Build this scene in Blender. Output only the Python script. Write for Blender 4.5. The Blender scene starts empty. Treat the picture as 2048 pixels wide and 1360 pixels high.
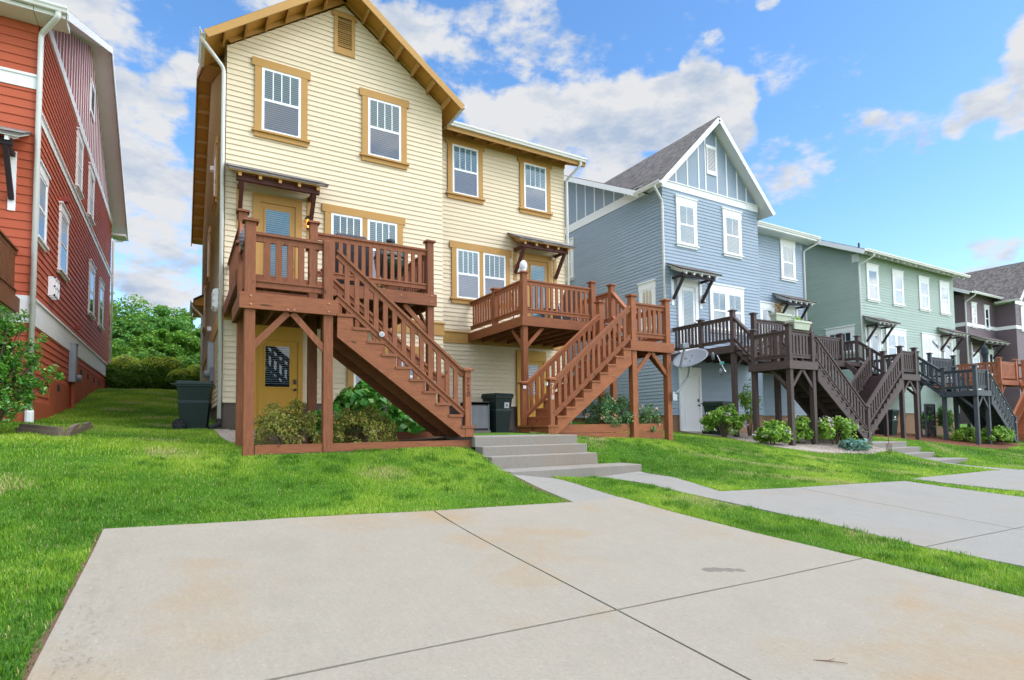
import bpy, math, random
import numpy as np
from mathutils import Vector, Matrix
R=math.radians
rnd=random.Random(7); rng=np.random.default_rng(11)
sc=bpy.context.scene; COL=sc.collection
# ---------------------------------------------------------------- helpers
ORG={}
def tag(o,label=None,cat=None,group=None,kind=None):
    if label: o['label']=label
    if cat: o['category']=cat
    if group: o['group']=group
    if kind: o['kind']=kind
    return o
def thing(name,label,cat,loc=(0,0,0),group=None):
    o=bpy.data.objects.new(name,None); COL.objects.link(o); o.location=loc; o.empty_display_size=.2
    ORG[o]=Vector(loc); return tag(o,label,cat,group)
def link(name,me,mat,parent=None,origin=None):
    o=bpy.data.objects.new(name,me); COL.objects.link(o)
    for m in (mat if isinstance(mat,(list,tuple)) else [mat]): me.materials.append(m)
    if parent is not None: o.parent=parent; ORG[o]=ORG[parent]
    else: ORG[o]=Vector(origin or (0,0,0)); o.location=ORG[o]
    return o
class Frame:
    def __init__(s,P,U,N): s.P=Vector(P); s.U=Vector(U); s.N=Vector(N)
    def pt(s,u,o,z): return s.P+s.U*u+s.N*o+Vector((0,0,z))
class MB:
    def __init__(s): s.v=[]; s.f=[]
    def quad(s,*p):
        b=len(s.v); s.v+= [tuple(q) for q in p]; s.f.append(tuple(range(b,b+len(p))))
    def hexa(s,p):  # 8 points: bottom 4 then top 4
        b=len(s.v); s.v+=[tuple(q) for q in p]
        s.f+=[tuple(b+i for i in q) for q in ((0,3,2,1),(4,5,6,7),(0,1,5,4),(1,2,6,5),(2,3,7,6),(3,0,4,7))]
    def box(s,x0,x1,y0,y1,z0,z1):
        if x0>x1:x0,x1=x1,x0
        if y0>y1:y0,y1=y1,y0
        s.hexa([(x0,y0,z0),(x1,y0,z0),(x1,y1,z0),(x0,y1,z0),(x0,y0,z1),(x1,y0,z1),(x1,y1,z1),(x0,y1,z1)])
    def fbox(s,F,u0,u1,o0,o1,z0,z1):
        s.hexa([F.pt(u0,o0,z0),F.pt(u1,o0,z0),F.pt(u1,o1,z0),F.pt(u0,o1,z0),F.pt(u0,o0,z1),F.pt(u1,o0,z1),F.pt(u1,o1,z1),F.pt(u0,o1,z1)])
    def bar(s,p,q,w,h,up=(0,0,1)):
        p=Vector(p);q=Vector(q);d=(q-p).normalized();up=Vector(up)
        a=d.cross(up)
        if a.length<1e-4: a=d.cross(Vector((1,0,0)))
        a.normalize();b=a.cross(d);a=a*w/2;b=b*h/2
        s.hexa([p-a-b,p+a-b,p+a+b,p-a+b,q-a-b,q+a-b,q+a+b,q-a+b])
    def prism(s,poly,ext):
        b=len(s.v);n=len(poly);e=Vector(ext)
        s.v+=[tuple(p) for p in poly]+[tuple(Vector(p)+e) for p in poly]
        s.f.append(tuple(range(b+n-1,b-1,-1)));s.f.append(tuple(range(b+n,b+2*n)))
        for i in range(n):
            j=(i+1)%n;s.f.append((b+i,b+j,b+n+j,b+n+i))
    def tube(s,pts,r,n=8,cap=True):
        pts=[Vector(p) for p in pts];rs=r if isinstance(r,(list,tuple)) else [r]*len(pts);b=len(s.v)
        a=None
        for i,p in enumerate(pts):
            d=(pts[min(i+1,len(pts)-1)]-pts[max(i-1,0)]).normalized()
            if a is None:
                a=d.cross(Vector((0,0,1)))
                if a.length<.05:a=d.cross(Vector((1,0,0)))
            a=(a-d*a.dot(d)).normalized();c=d.cross(a)
            for k in range(n):
                t=2*math.pi*k/n;s.v.append(tuple(p+(a*math.cos(t)+c*math.sin(t))*rs[i]))
        for i in range(len(pts)-1):
            for k in range(n):
                k2=(k+1)%n;s.f.append((b+i*n+k,b+i*n+k2,b+(i+1)*n+k2,b+(i+1)*n+k))
        if cap:
            s.f.append(tuple(b+k for k in range(n)));s.f.append(tuple(b+(len(pts)-1)*n+k for k in range(n)))
    def lathe(s,c,prof,n=20,ax=(0,0,1)):
        c=Vector(c);ax=Vector(ax).normalized();a=ax.cross(Vector((0,0,1)))
        if a.length<.05:a=Vector((1,0,0))
        a.normalize();d=ax.cross(a);b=len(s.v)
        for r,h in prof:
            for k in range(n):
                t=2*math.pi*k/n;s.v.append(tuple(c+ax*h+(a*math.cos(t)+d*math.sin(t))*r))
        for i in range(len(prof)-1):
            for k in range(n):
                k2=(k+1)%n;s.f.append((b+i*n+k,b+i*n+k2,b+(i+1)*n+k2,b+(i+1)*n+k))
        s.f.append(tuple(b+k for k in range(n)));s.f.append(tuple(b+(len(prof)-1)*n+k for k in range(n)))
    def build(s,name,mat,parent=None,origin=None,smooth=False,bevel=0):
        o=Vector(ORG[parent] if parent is not None else (origin or (0,0,0)))
        me=bpy.data.meshes.new(name);me.from_pydata([(x-o.x,y-o.y,z-o.z) for x,y,z in s.v],[],s.f);me.update()
        if smooth: me.polygons.foreach_set('use_smooth',[True]*len(me.polygons))
        ob=link(name,me,mat,parent,origin)
        if bevel:
            m=ob.modifiers.new('edge','BEVEL');m.width=bevel;m.segments=2;m.limit_method='ANGLE';m.angle_limit=R(40)
        return ob
def np_mesh(name,V,F,mat,parent=None,origin=(0,0,0),col=None,smooth=False):
    o=np.array(ORG[parent] if parent is not None else origin,dtype=np.float32)
    me=bpy.data.meshes.new(name);n,k=F.shape
    me.vertices.add(len(V));me.vertices.foreach_set('co',(V-o).astype(np.float32).ravel())
    me.loops.add(n*k);me.loops.foreach_set('vertex_index',F.astype(np.int32).ravel())
    me.polygons.add(n);me.polygons.foreach_set('loop_start',np.arange(0,n*k,k,dtype=np.int32))
    if smooth: me.polygons.foreach_set('use_smooth',np.ones(n,dtype=bool))
    if col is not None:
        a=me.attributes.new('tint','FLOAT','POINT');a.data.foreach_set('value',col.astype(np.float32))
    me.update();me.validate()
    return link(name,me,mat,parent,tuple(o) if parent is None else None)
# ---------------------------------------------------------------- materials
class NT:
    def __init__(s,name):
        s.m=bpy.data.materials.new(name);s.m.use_nodes=True;s.t=s.m.node_tree;s.n=s.t.nodes;s.l=s.t.links
        s.p=s.n['Principled BSDF'];s.out=s.n['Material Output']
    def a(s,typ,**k):
        x=s.n.new(typ)
        for q,v in k.items(): setattr(x,q,v)
        return x
    def c(s,o,i): s.l.new(o,i)
    def pos(s,sc=(1,1,1),rot=(0,0,0)):
        g=s.a('ShaderNodeNewGeometry');m=s.a('ShaderNodeMapping');m.inputs['Scale'].default_value=sc;m.inputs['Rotation'].default_value=rot
        s.c(g.outputs['Position'],m.inputs['Vector']);return m.outputs['Vector']
    def noise(s,vec,scale,detail=4,rough=.55,dist=0):
        x=s.a('ShaderNodeTexNoise');x.inputs['Scale'].default_value=scale;x.inputs['Detail'].default_value=detail
        x.inputs['Roughness'].default_value=rough;x.inputs['Distortion'].default_value=dist;s.c(vec,x.inputs['Vector']);return x.outputs['Fac']
    def ramp(s,fac,stops):
        x=s.a('ShaderNodeValToRGB');e=x.color_ramp.elements
        while len(e)<len(stops): e.new(.5)
        for q,(p,c) in zip(e,stops): q.position=p;q.color=(*c,1) if len(c)==3 else c
        s.c(fac,x.inputs['Fac']);return x.outputs['Color']
    def mix(s,fac,a,b,mode='MIX'):
        x=s.a('ShaderNodeMix',data_type='RGBA',blend_type=mode)
        for v,i in ((fac,0),(a,6),(b,7)):
            if hasattr(v,'links'): s.c(v,x.inputs[i])
            else: x.inputs[i].default_value=v if i==0 else ((*v,1) if len(v)==3 else v)
        return x.outputs[2]
    def math(s,op,a,b=0,c=None,clamp=False):
        x=s.a('ShaderNodeMath',operation=op,use_clamp=clamp)
        for i,v in enumerate((a,b,c)):
            if v is None: continue
            if hasattr(v,'links'): s.c(v,x.inputs[i])
            else: x.inputs[i].default_value=v
        return x.outputs[0]
    def bump(s,h,st,d=.01):
        x=s.a('ShaderNodeBump');x.inputs['Strength'].default_value=st;x.inputs['Distance'].default_value=d
        s.c(h,x.inputs['Height']);s.c(x.outputs['Normal'],s.p.inputs['Normal'])
    def base(s,c):
        if hasattr(c,'links'): s.c(c,s.p.inputs['Base Color'])
        else: s.p.inputs['Base Color'].default_value=(*c,1)
    def set(s,rough=.6,spec=.3,metal=0,trans=0):
        s.p.inputs['Roughness'].default_value=rough;s.p.inputs['Specular IOR Level'].default_value=spec;s.p.inputs['Metallic'].default_value=metal
def k3(c,f): return tuple(min(1,x*f) for x in c)
def srgb(r,g,b):
    f=lambda v:(v/255/12.92 if v<=10 else ((v/255+.055)/1.055)**2.4)
    return (f(r),f(g),f(b))
def pmat(name,col,rough=.6,var=.12,scale=3,fine=.06,fscale=40,bump=0,bscale=80,spec=.3,metal=0,stretch=(1,1,1),dirt=None):
    N=NT(name);v=N.pos(stretch)
    a=N.noise(v,scale,5);b=N.noise(v,fscale,3)
    f=N.math('ADD',N.math('MULTIPLY',a,var*2),N.math('MULTIPLY',b,fine*2))
    f=N.math('ADD',f,1-var-fine)
    c=N.a('ShaderNodeVectorMath',operation='SCALE');c.inputs[0].default_value=col;N.c(f,c.inputs['Scale'])
    o=c.outputs[0]
    if dirt:
        d=N.noise(N.pos(),1.3,6,.65);m=N.math('MULTIPLY',N.math('SUBTRACT',d,.52,clamp=True),dirt[1],clamp=True)
        o=N.mix(m,o,dirt[0])
    N.base(o);N.set(rough,spec,metal)
    if bump: N.bump(N.noise(v,bscale,3),bump)
    return N.m
WV={}
def woodmat(name,col,worn=(.45,.3,.2),wear=.35,rough=.62):
    """stained timber in three versions, the grain running along X, Y or Z; returns the upright one"""
    out=[]
    for ax in range(3):
        N=NT(name+(' x',' y','')[ax]);oi=N.a('ShaderNodeObjectInfo')
        st=[7,7,7];st[ax]=.8;fs=[30,30,30];fs[ax]=2.2
        g=N.noise(N.pos(st),5,6,.6,.9);fg=N.noise(N.pos(fs),4,4,.6);l=N.noise(N.pos(),1.7,4)
        c=N.mix(N.math('MULTIPLY',N.math('SUBTRACT',g,.3,clamp=True),2.4,clamp=True),k3(col,.62),k3(col,1.22));c=N.mix(N.math('MULTIPLY',N.math('SUBTRACT',fg,.45,clamp=True),2.2,clamp=True),c,k3(col,.6));c=N.mix(N.math('MULTIPLY',l,.45),c,k3(col,.82))
        ks=[11,11,11];ks[ax]=5;kn=N.noise(N.pos(ks),1,1,.3);c=N.mix(N.math('MULTIPLY',N.math('SUBTRACT',kn,.73,clamp=True),14,clamp=True),c,k3(col,.3))
        w=N.noise(N.pos((9,9,9)),3,8,.75);m=N.math('MULTIPLY',N.math('SUBTRACT',w,.62,clamp=True),4*wear,clamp=True);c=N.mix(m,c,worn)
        h=N.a('ShaderNodeHueSaturation');N.c(c,h.inputs['Color']);N.c(N.math('ADD',N.math('MULTIPLY',oi.outputs['Random'],.3),.86),h.inputs['Value'])
        N.base(h.outputs[0]);N.set(rough,.25);N.bump(fg,.35,.006);out.append(N.m)
    WV[out[2].name]=out;return out[2]
def grain(root):
    for o in [root]+list(root.children_recursive):
        if o.type!='MESH' or not o.data.materials or o.data.materials[0].name not in WV or o.name.startswith('railing'): continue
        p=np.zeros(len(o.data.vertices)*3);o.data.vertices.foreach_get('co',p);p=p.reshape(-1,3);e=p.max(0)-p.min(0);o.data.materials[0]=WV[o.data.materials[0].name][int(e.argmax())]
def leafmat(name,cols,rough=.5,trans=.25,spec=.3):
    N=NT(name);g=N.a('ShaderNodeNewGeometry');n=len(cols)
    c=N.ramp(g.outputs['Random Per Island'],[(i/(n-1),c) for i,c in enumerate(cols)])
    N.base(c);N.set(rough,spec)
    t=N.a('ShaderNodeBsdfTranslucent');N.c(N.mix(.35,c,(.5,.7,.08)),t.inputs['Color'])
    x=N.a('ShaderNodeMixShader');x.inputs[0].default_value=trans;N.c(N.p.outputs[0],x.inputs[1]);N.c(t.outputs[0],x.inputs[2]);N.c(x.outputs[0],N.out.inputs['Surface'])
    return N.m
def glassmat(name,tint,refl=.12):
    N=NT(name);N.n.remove(N.p);t=N.a('ShaderNodeBsdfTransparent');t.inputs[0].default_value=(*tint,1)
    g=N.a('ShaderNodeBsdfGlossy');g.inputs['Roughness'].default_value=.02
    f=N.a('ShaderNodeFresnel');f.inputs[0].default_value=1.5
    fac=N.math('ADD',f.outputs[0],refl,clamp=True)
    x=N.a('ShaderNodeMixShader');N.c(fac,x.inputs[0]);N.c(t.outputs[0],x.inputs[1]);N.c(g.outputs[0],x.inputs[2]);N.c(x.outputs[0],N.out.inputs['Surface']);return N.m
def sidingmat(name,col,dirt=None):
    N=NT(name);g=N.a('ShaderNodeNewGeometry')
    isl=g.outputs['Random Per Island'];v=N.pos()
    f=N.math('ADD',N.math('MULTIPLY',isl,.07),N.math('ADD',N.math('MULTIPLY',N.noise(v,1.1,5,.6),.16),N.math('MULTIPLY',N.noise(N.pos((3,3,25)),4,3),.05)))
    c=N.a('ShaderNodeVectorMath',operation='SCALE');c.inputs[0].default_value=col;N.c(N.math('ADD',f,.86),c.inputs['Scale'])
    o=c.outputs[0]
    if dirt:
        m=N.math('MULTIPLY',N.math('SUBTRACT',N.noise(N.pos((2.2,2.2,.5)),1.3,7,.7),.55,clamp=True),dirt[1],clamp=True);o=N.mix(m,o,dirt[0])
    N.base(o);N.set(.62,.25);N.bump(N.noise(N.pos((4,4,30)),6,4),.12,.004);return N.m
def shinglemat(name,col):
    N=NT(name);v=N.pos()
    b=N.a('ShaderNodeTexVoronoi');b.inputs['Scale'].default_value=1;N.c(N.pos((4,7,9)),b.inputs['Vector'])
    s=N.a('ShaderNodeSeparateColor');N.c(b.outputs['Color'],s.inputs[0])
    f=N.math('ADD',N.math('MULTIPLY',s.outputs[0],.75),N.math('MULTIPLY',N.noise(v,70,3),.7))
    c=N.a('ShaderNodeVectorMath',operation='SCALE');c.inputs[0].default_value=col;N.c(N.math('ADD',f,.3),c.inputs['Scale'])
    N.base(c.outputs[0]);N.set(.9,.2);N.bump(f,.6,.012);return N.m
M={}
M['cream']=sidingmat('cream siding',srgb(222,206,177),((.5,.36,.18),.35))
M['tan']=pmat('tan trim paint',srgb(180,138,76),.55,.1,2,.04,30,.05)
M['tan_soffit']=pmat('tan soffit board',srgb(188,138,62),.6,.15,4,.06,30,.1,stretch=(1,6,1))
M['tan_door']=pmat('mustard door paint',srgb(192,146,54),.5,.06,2)
M['white']=pmat('white trim paint',srgb(232,234,234),.5,.05,2,.02)
M['vinyl']=pmat('white vinyl',srgb(240,243,245),.4,.03,2,.01)
M['gutter']=pmat('white gutter metal',srgb(222,222,218),.4,.08,3,.03,spec=.45)
M['red']=sidingmat('brick red siding',srgb(180,90,62))
M['blue']=sidingmat('blue grey siding',srgb(150,166,181))
M['blue_panel']=pmat('blue panel board',srgb(142,158,174),.6,.06,2)
M['green']=sidingmat('sage green siding',srgb(162,180,171))
M['purple']=sidingmat('plum grey siding',srgb(112,98,104))
M['red_panel']=pmat('dark red panel',srgb(150,66,58),.6,.08,2)
M['shingle']=shinglemat('asphalt shingle',(.13,.115,.105))
M['shingle_w']=shinglemat('weathered shingle',(.2,.18,.165))
M['found']=pmat('foundation block',srgb(98,88,80),.85,.2,2,.15,30,.3,40)
M['found_red']=pmat('painted red block',srgb(168,84,52),.8,.2,1.5,.1,25,.25,30,dirt=((.3,.16,.09),1.5))
M['found_tan']=pmat('tan block wall',srgb(150,118,92),.85,.25,1.2,.1,25,.2,30,dirt=((.4,.16,.07),2.5))
M['brown']=woodmat('red brown stained timber',srgb(138,85,57))
M['brown2']=woodmat('russet stained timber',srgb(152,92,58))
M['dkbrown']=woodmat('dark brown stained timber',srgb(84,70,68),(.25,.22,.2))
M['slate']=woodmat('slate painted timber',srgb(74,80,86),(.2,.22,.25))
M['orange']=woodmat('orange stained timber',srgb(170,104,72),(.5,.32,.2))
M['brkt']=pmat('dark bracket paint',srgb(86,50,44),.6,.15,5)
M['brktdk']=pmat('aubergine bracket paint',srgb(58,48,54),.6,.15,5)
M['blind']=pmat('pale blind slats',srgb(225,232,236),.55,.04,2)
N=NT('pale blind slats');oi=N.a('ShaderNodeObjectInfo');c=N.a('ShaderNodeVectorMath',operation='SCALE');c.inputs[0].default_value=srgb(232,236,238);N.c(N.math('ADD',N.math('MULTIPLY',oi.outputs['Random'],.34),.68),c.inputs['Scale']);N.base(c.outputs[0]);N.set(.55,.3);M['blind']=N.m
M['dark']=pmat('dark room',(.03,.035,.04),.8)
M['glass']=glassmat('window glass',(.6,.77,.81),.05)
M['glass_pale']=glassmat('pale window glass',(.8,.9,.93),.06)
M['screen']=glassmat('screened window glass',(.76,.77,.83),.04)
M['blackm']=pmat('black metal',(.02,.02,.022),.4,.1,5,spec=.5)
M['bolt']=pmat('painted bolt head',srgb(170,120,92),.5,.1)
M['steel']=pmat('galvanised steel',srgb(150,156,160),.45,.12,6,metal=.6)
M['cart']=pmat('dark green cart plastic',srgb(27,47,42),.5,.12,3,.05,60,spec=.35,dirt=((.1,.12,.1),.8))
M['rubber']=pmat('black rubber',(.018,.018,.02),.7,.1)
M['label']=pmat('white sticker',srgb(222,226,226),.5,.05)
M['acgrey']=pmat('grey condenser metal',srgb(122,126,130),.5,.1,4)
M['hose']=pmat('green hose',srgb(60,150,70),.4,.1)
# ---------------------------------------------------------------- terrain
TP=[]
def _pl(x,y): return -1.38+.0765*y-.015*max(x,0)
for x in (-12,-6,-2,0,2,4): 
    for y in (-6,-2,1,3,5): TP.append((x,y,_pl(x,y)))
TP+=[(8,-4,-1.8),(14,-4,-1.9),(25,-4,-2.2),(40,-4,-2.6),(60,-4,-3.0),(80,10,-2.4),(70,40,0)]
TP+=[(8,2,-1.33),(12,2,-1.38),(20,2,-1.65),(32,2,-2.0),(45,4,-2.1),
 (-.57,6.3,-.89),(2.3,5.95,-.93),(-3,6.3,-.86),(-6,6.3,-.85),(-12,7,-.8),
 (4.7,6.0,-.97),(5.3,7.35,-.82),(6.6,7.1,-.83),(4.26,7.3,-.77),(4.2,7.9,-.58),(4.2,8.4,-.42),
 (5.3,8.0,-.86),(5.3,8.5,-.8),(5.8,7.7,-.88),(4.8,7.7,-.8),(6.5,8.6,-.34),(7.15,7.9,-.6),(6.95,7.45,-.845),(7.4,7.4,-.8),(6.4,7.3,-.84),(6.6,8.0,-.7),(7.4,6.8,-.86),(6.5,5.4,-.98),(8,5.4,-1.03),(11.4,5.4,-1.11),(10,7.5,-.78),
 (.84,8.65,-.39),(2,8.65,-.375),(3.2,8.65,-.37),(-1.5,8.65,-.38),(-5,8.65,-.4),(.3,7.5,-.62),(2.5,7.5,-.6),
 (8.83,9.72,-.32),(9.9,9.72,-.38),(7.5,9.7,-.28),(5.4,9.5,-.26),(5.4,13,-.23),(2,11,-.3),(2,13.5,-.12),(8,14.5,-.18),(10.5,14.8,-.15),
 (.8,14,0.0),(.3,14.6,-.03),(-.8,14.3,0.02),(-2.66,14.5,.16),(-2.66,20.6,.74),(-2.66,28,1.66),(.8,20,.62),(.8,24,1.25),(.8,28,1.66),(-1,27,1.64),(-1,31,1.75),
 (-6,14.5,.15),(-12,14,.15),(-8,25,1.3),(-8,32,1.75),(6,25,1.2),(6,32,1.75),(12,25,.8),(12,32,1.6),(0,36,2.6),(-6,36,2.6),(6,36,2.5),(0,45,3.3),(-20,45,3.0),(12,45,3.0),(-25,20,.8),(-25,5,-.8),(20,45,1.5),
 (12.3,9.9,-.52),(12,12,-.3),(13,14.6,-.25),(15,14.6,-.27),(14.95,9.8,-.72),(15.9,9.8,-.70),(18.6,9.8,-.73),(21,10.2,-.7),(21,13,-.5),(17,12,-.5),(20,15,-.4),
 (23.3,11.1,-.64),(24.4,11.1,-.73),(25.2,15.9,-.4),(27,13,-.65),(28.5,10.7,-1.05),(32.2,10.7,-1.05),(30.7,15.3,-.55),(38,15.3,-.8),(39,10.7,-1.2),(34.5,13,-.95),
 (20,8.5,-1.22),(18.3,8.6,-1.02),(22.5,9,-1.0),(20,6.5,-1.37),(15,7,-1.1),(26,7,-1.5),(34,7.5,-1.6),(45,12,-1.3),(45,25,-.5),(30,30,.4)]
TP=np.array(TP,float)
def _U(r2): return np.where(r2>1e-12,r2*np.log(r2+1e-12)*.5,0)
_n=len(TP);_A=np.zeros((_n+3,_n+3))
_d=((TP[:,None,:2]-TP[None,:,:2])**2).sum(-1)
_A[:_n,:_n]=_U(_d)+np.eye(_n)*.15
_A[:_n,_n]=1;_A[:_n,_n+1:]=TP[:,:2];_A[_n,:_n]=1;_A[_n+1:,:_n]=TP[:,:2].T
_w=np.linalg.solve(_A,np.r_[TP[:,2],0,0,0])
def T(x,y):
    x=np.atleast_1d(np.asarray(x,float));y=np.atleast_1d(np.asarray(y,float));sh=x.shape
    out=np.zeros(x.size);xf=x.ravel();yf=y.ravel()
    for i in range(0,x.size,20000):
        xx=xf[i:i+20000];yy=yf[i:i+20000]
        d=(xx[:,None]-TP[None,:,0])**2+(yy[:,None]-TP[None,:,1])**2
        out[i:i+20000]=_U(d)@_w[:_n]+_w[_n]+_w[_n+1]*xx+_w[_n+2]*yy
    return out.reshape(sh)
def TC(x,y): return T(np.clip(x,-14,62),np.clip(y,-6,45))
def gz(x,y): return float(TC(np.array([x]),np.array([y]))[0])
def lines(*seg):
    o=[]
    for a,b,n in seg: o+=list(np.linspace(a,b,n,endpoint=False))
    return np.array(o+[seg[-1][1]])
def inside(px,py,poly):
    r=np.zeros(px.shape,bool);n=len(poly)
    for i in range(n):
        x1,y1=poly[i];x2,y2=poly[(i+1)%n]
        c=((y1>py)!=(y2>py));r^=c&(px<(x2-x1)*(py-y1)/((y2-y1) or 1e-9)+x1)
    return r
def near_edge(px,py,poly):
    d=np.full(px.shape,1e9)
    for i in range(len(poly)):
        a=np.array(poly[i]);b=np.array(poly[(i+1)%len(poly)]);ab=b-a
        t=np.clip(((px-a[0])*ab[0]+(py-a[1])*ab[1])/(ab@ab),0,1)
        d=np.minimum(d,np.hypot(px-a[0]-t*ab[0],py-a[1]-t*ab[1]))
    return d
DRIVE1=[(-.57,-6),(-.57,6.27),(.6,6.03),(2.37,5.9),(4.26,5.86),(5.06,5.85),(5.06,4.9),(5.13,3.9),(5.28,2.8),(5.37,1.8),(5.4,-6)]
DRIVE2=[(6.05,5.52),(6.6,5.52),(11.5,5.46),(11.7,3.8),(11.8,-6),(6.5,-6),(6.43,2.1),(6.27,2.85),(6.3,3.6),(6.2,4.4)]
DRIVE3=[(12.05,5.62),(18.2,6.5),(24.5,6.7),(24.8,-6),(13,-6),(12.75,4.1)]
PATH1=[(4.3,5.84),(4.33,7.46),(5.03,7.46),(5.05,5.84)]
PATH2=[(6.05,5.5),(6.05,6.4),(5.85,7.46),(6.88,7.46),(6.92,6.7),(6.6,5.5)]
PATH3=[(18.6,6.5),(18.7,8.3),(19.8,8.3),(19.9,6.6)]
GRAVEL=[(13.9,9.75),(14.2,9.3),(14.7,9.0),(15.6,8.75),(16.8,8.75),(18.5,9.2),(18.5,10.3),(18.4,14.5),(15.5,14.6),(14.7,12.5),(14.1,10.6)]
MULCH=[(23.0,10.6),(25.5,10.2),(28.6,9.9),(30.5,10.2),(31.9,10.3),(32.4,15.2),(25,15.6),(22.5,11.5)]
GRAV2=[(.62,14.0),(.66,12.4),(.74,10.6),(.98,10.4),(1.6,13.9)]
BEDH=[(-3,26.4),(1.0,26.2),(1.2,30.5),(-3,30.5)]
BED1=[(.92,8.74),(4.28,8.74),(4.28,13.9),(.95,13.9)]
BED2=[(6.5,9.78),(9.9,9.78),(9.9,15),(6.3,15)]
SLABTOP=[(4.3,8.6),(6.36,8.6),(6.36,15),(4.3,15)]
STEPS=[(4.3,7.45),(6.93,7.45),(6.93,8.05),(6.44,8.05),(6.44,9),(4.3,9)]
STEPS3=[(18.7,8.1),(20.4,8.1),(21,10.6),(18.6,10.6)]
# lawn ground
xs=lines((-200,-30,8),(-30,-8,22),(-8,13,105),(13,40,68),(40,70,15),(70,220,8))
ys=lines((-60,-7,8),(-7,16,115),(16,46,60),(46,220,12))
gx,gy=np.meshgrid(xs,ys);gzz=TC(gx,gy)
V=np.stack([gx.ravel(),gy.ravel(),gzz.ravel()],1)
for pl in (STEPS,STEPS3):
    k=inside(V[:,0],V[:,1],pl)&(near_edge(V[:,0],V[:,1],pl)>.06);V[k,2]-=.5
nx,ny=len(xs),len(ys);ii=np.arange(nx*ny).reshape(ny,nx)
F=np.stack([ii[:-1,:-1].ravel(),ii[:-1,1:].ravel(),ii[1:,1:].ravel(),ii[1:,:-1].ravel()],1)
N=NT('lawn soil and turf');v=N.pos()
a=N.noise(v,2.2,6,.65);b=N.noise(v,30,4,.7);c=N.noise(v,.45,3)
col=N.ramp(N.math('ADD',N.math('MULTIPLY',a,.5),N.math('MULTIPLY',b,.5)),[(.3,(.03,.075,.008)),(.48,(.06,.15,.012)),(.6,(.1,.21,.02)),(.72,(.17,.22,.04))])
col=N.mix(N.math('MULTIPLY',N.math('SUBTRACT',c,.55,clamp=True),1.5,clamp=True),col,(.2,.2,.06))
N.base(col);N.set(.9,.1);N.bump(b,.8,.03)
g=np_mesh('ground',V,F,N.m,smooth=True);tag(g,kind='structure',label='mown lawn ground sloping up from the driveways to the houses')
# concrete
def concmat(name,col,stain=.6,puddle=False):
    N=NT(name);v=N.pos()
    a=N.noise(v,.55,5,.6,.4);b=N.noise(v,3.5,6,.65);f=N.noise(v,160,2,.7);sp=N.noise(v,55,2,.5)
    c=N.mix(N.math('MULTIPLY',b,.8),k3(col,.86),k3(col,1.1))
    c=N.mix(N.math('MULTIPLY',N.math('SUBTRACT',a,.52,clamp=True),4.5*stain,clamp=True),c,(col[0]*1.02,col[1]*.8,col[2]*.56))
    a2=N.noise(N.pos((1.2,.8,1),(0,0,.4)),.9,4,.6);c=N.mix(N.math('MULTIPLY',N.math('SUBTRACT',a2,.55,clamp=True),2.2,clamp=True),c,k3(col,.74))
    c=N.mix(N.math('MULTIPLY',N.math('SUBTRACT',f,.5,clamp=True),1.6,clamp=True),c,k3(col,.6))
    c=N.mix(N.math('MULTIPLY',N.math('SUBTRACT',.36,sp,clamp=True),5,clamp=True),c,k3(col,1.35))
    g2=N.noise(v,42,6,.75);c=N.mix(N.math('MULTIPLY',N.math('SUBTRACT',g2,.45,clamp=True),2.0,clamp=True),c,k3(col,.66));g3=N.noise(N.pos((9,1.6,1),(0,0,.03)),5,5,.7);c=N.mix(N.math('MULTIPLY',N.math('SUBTRACT',g3,.5,clamp=True),1.1,clamp=True),c,k3(col,1.25))
    if puddle:
        wv=N.a('ShaderNodeVectorMath',operation='ADD');n=N.a('ShaderNodeTexNoise');n.inputs['Scale'].default_value=9;N.c(v,n.inputs['Vector'])
        sc_=N.a('ShaderNodeVectorMath',operation='SCALE');N.c(n.outputs['Color'],sc_.inputs[0]);sc_.inputs['Scale'].default_value=.09
        N.c(v,wv.inputs[0]);N.c(sc_.outputs[0],wv.inputs[1]);m=None
        for px,py,r in ((3.70,3.23,.05),(3.77,3.2,.045),(3.84,3.15,.04),(3.91,3.11,.036)):
            d=N.a('ShaderNodeVectorMath',operation='DISTANCE');N.c(wv.outputs[0],d.inputs[0]);d.inputs[1].default_value=(px+.045,py+.045,gz(px,py)+.06)
            q=N.math('MULTIPLY',N.math('SUBTRACT',r+.02,d.outputs['Value'],clamp=True),60,clamp=True);m=q if m is None else N.math('MAXIMUM',m,q)
        c=N.mix(N.math('MULTIPLY',m,.6),c,k3(col,.3))
    N.base(c);N.set(.88,.2);N.bump(N.math('ADD',f,N.math('MULTIPLY',b,.8)),.22,.006);return N.m
M['conc']=concmat('pale concrete',(.30,.268,.212),1.3,True)
M['conc2']=concmat('grey concrete',(.268,.254,.225),.35)
M['conc3']=concmat('step concrete',(.26,.24,.21),.5)
def clip_poly(poly,axis,val,keep_less):
    out=[]
    for i in range(len(poly)):
        a,b=poly[i],poly[(i+1)%len(poly)]
        ia=(a[axis]<=val)==keep_less or a[axis]==val;ib=(b[axis]<=val)==keep_less or b[axis]==val
        if ia: out.append(a)
        if ia!=ib:
            t=(val-a[axis])/(b[axis]-a[axis]);out.append((a[0]+(b[0]-a[0])*t,a[1]+(b[1]-a[1])*t))
    return out
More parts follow.
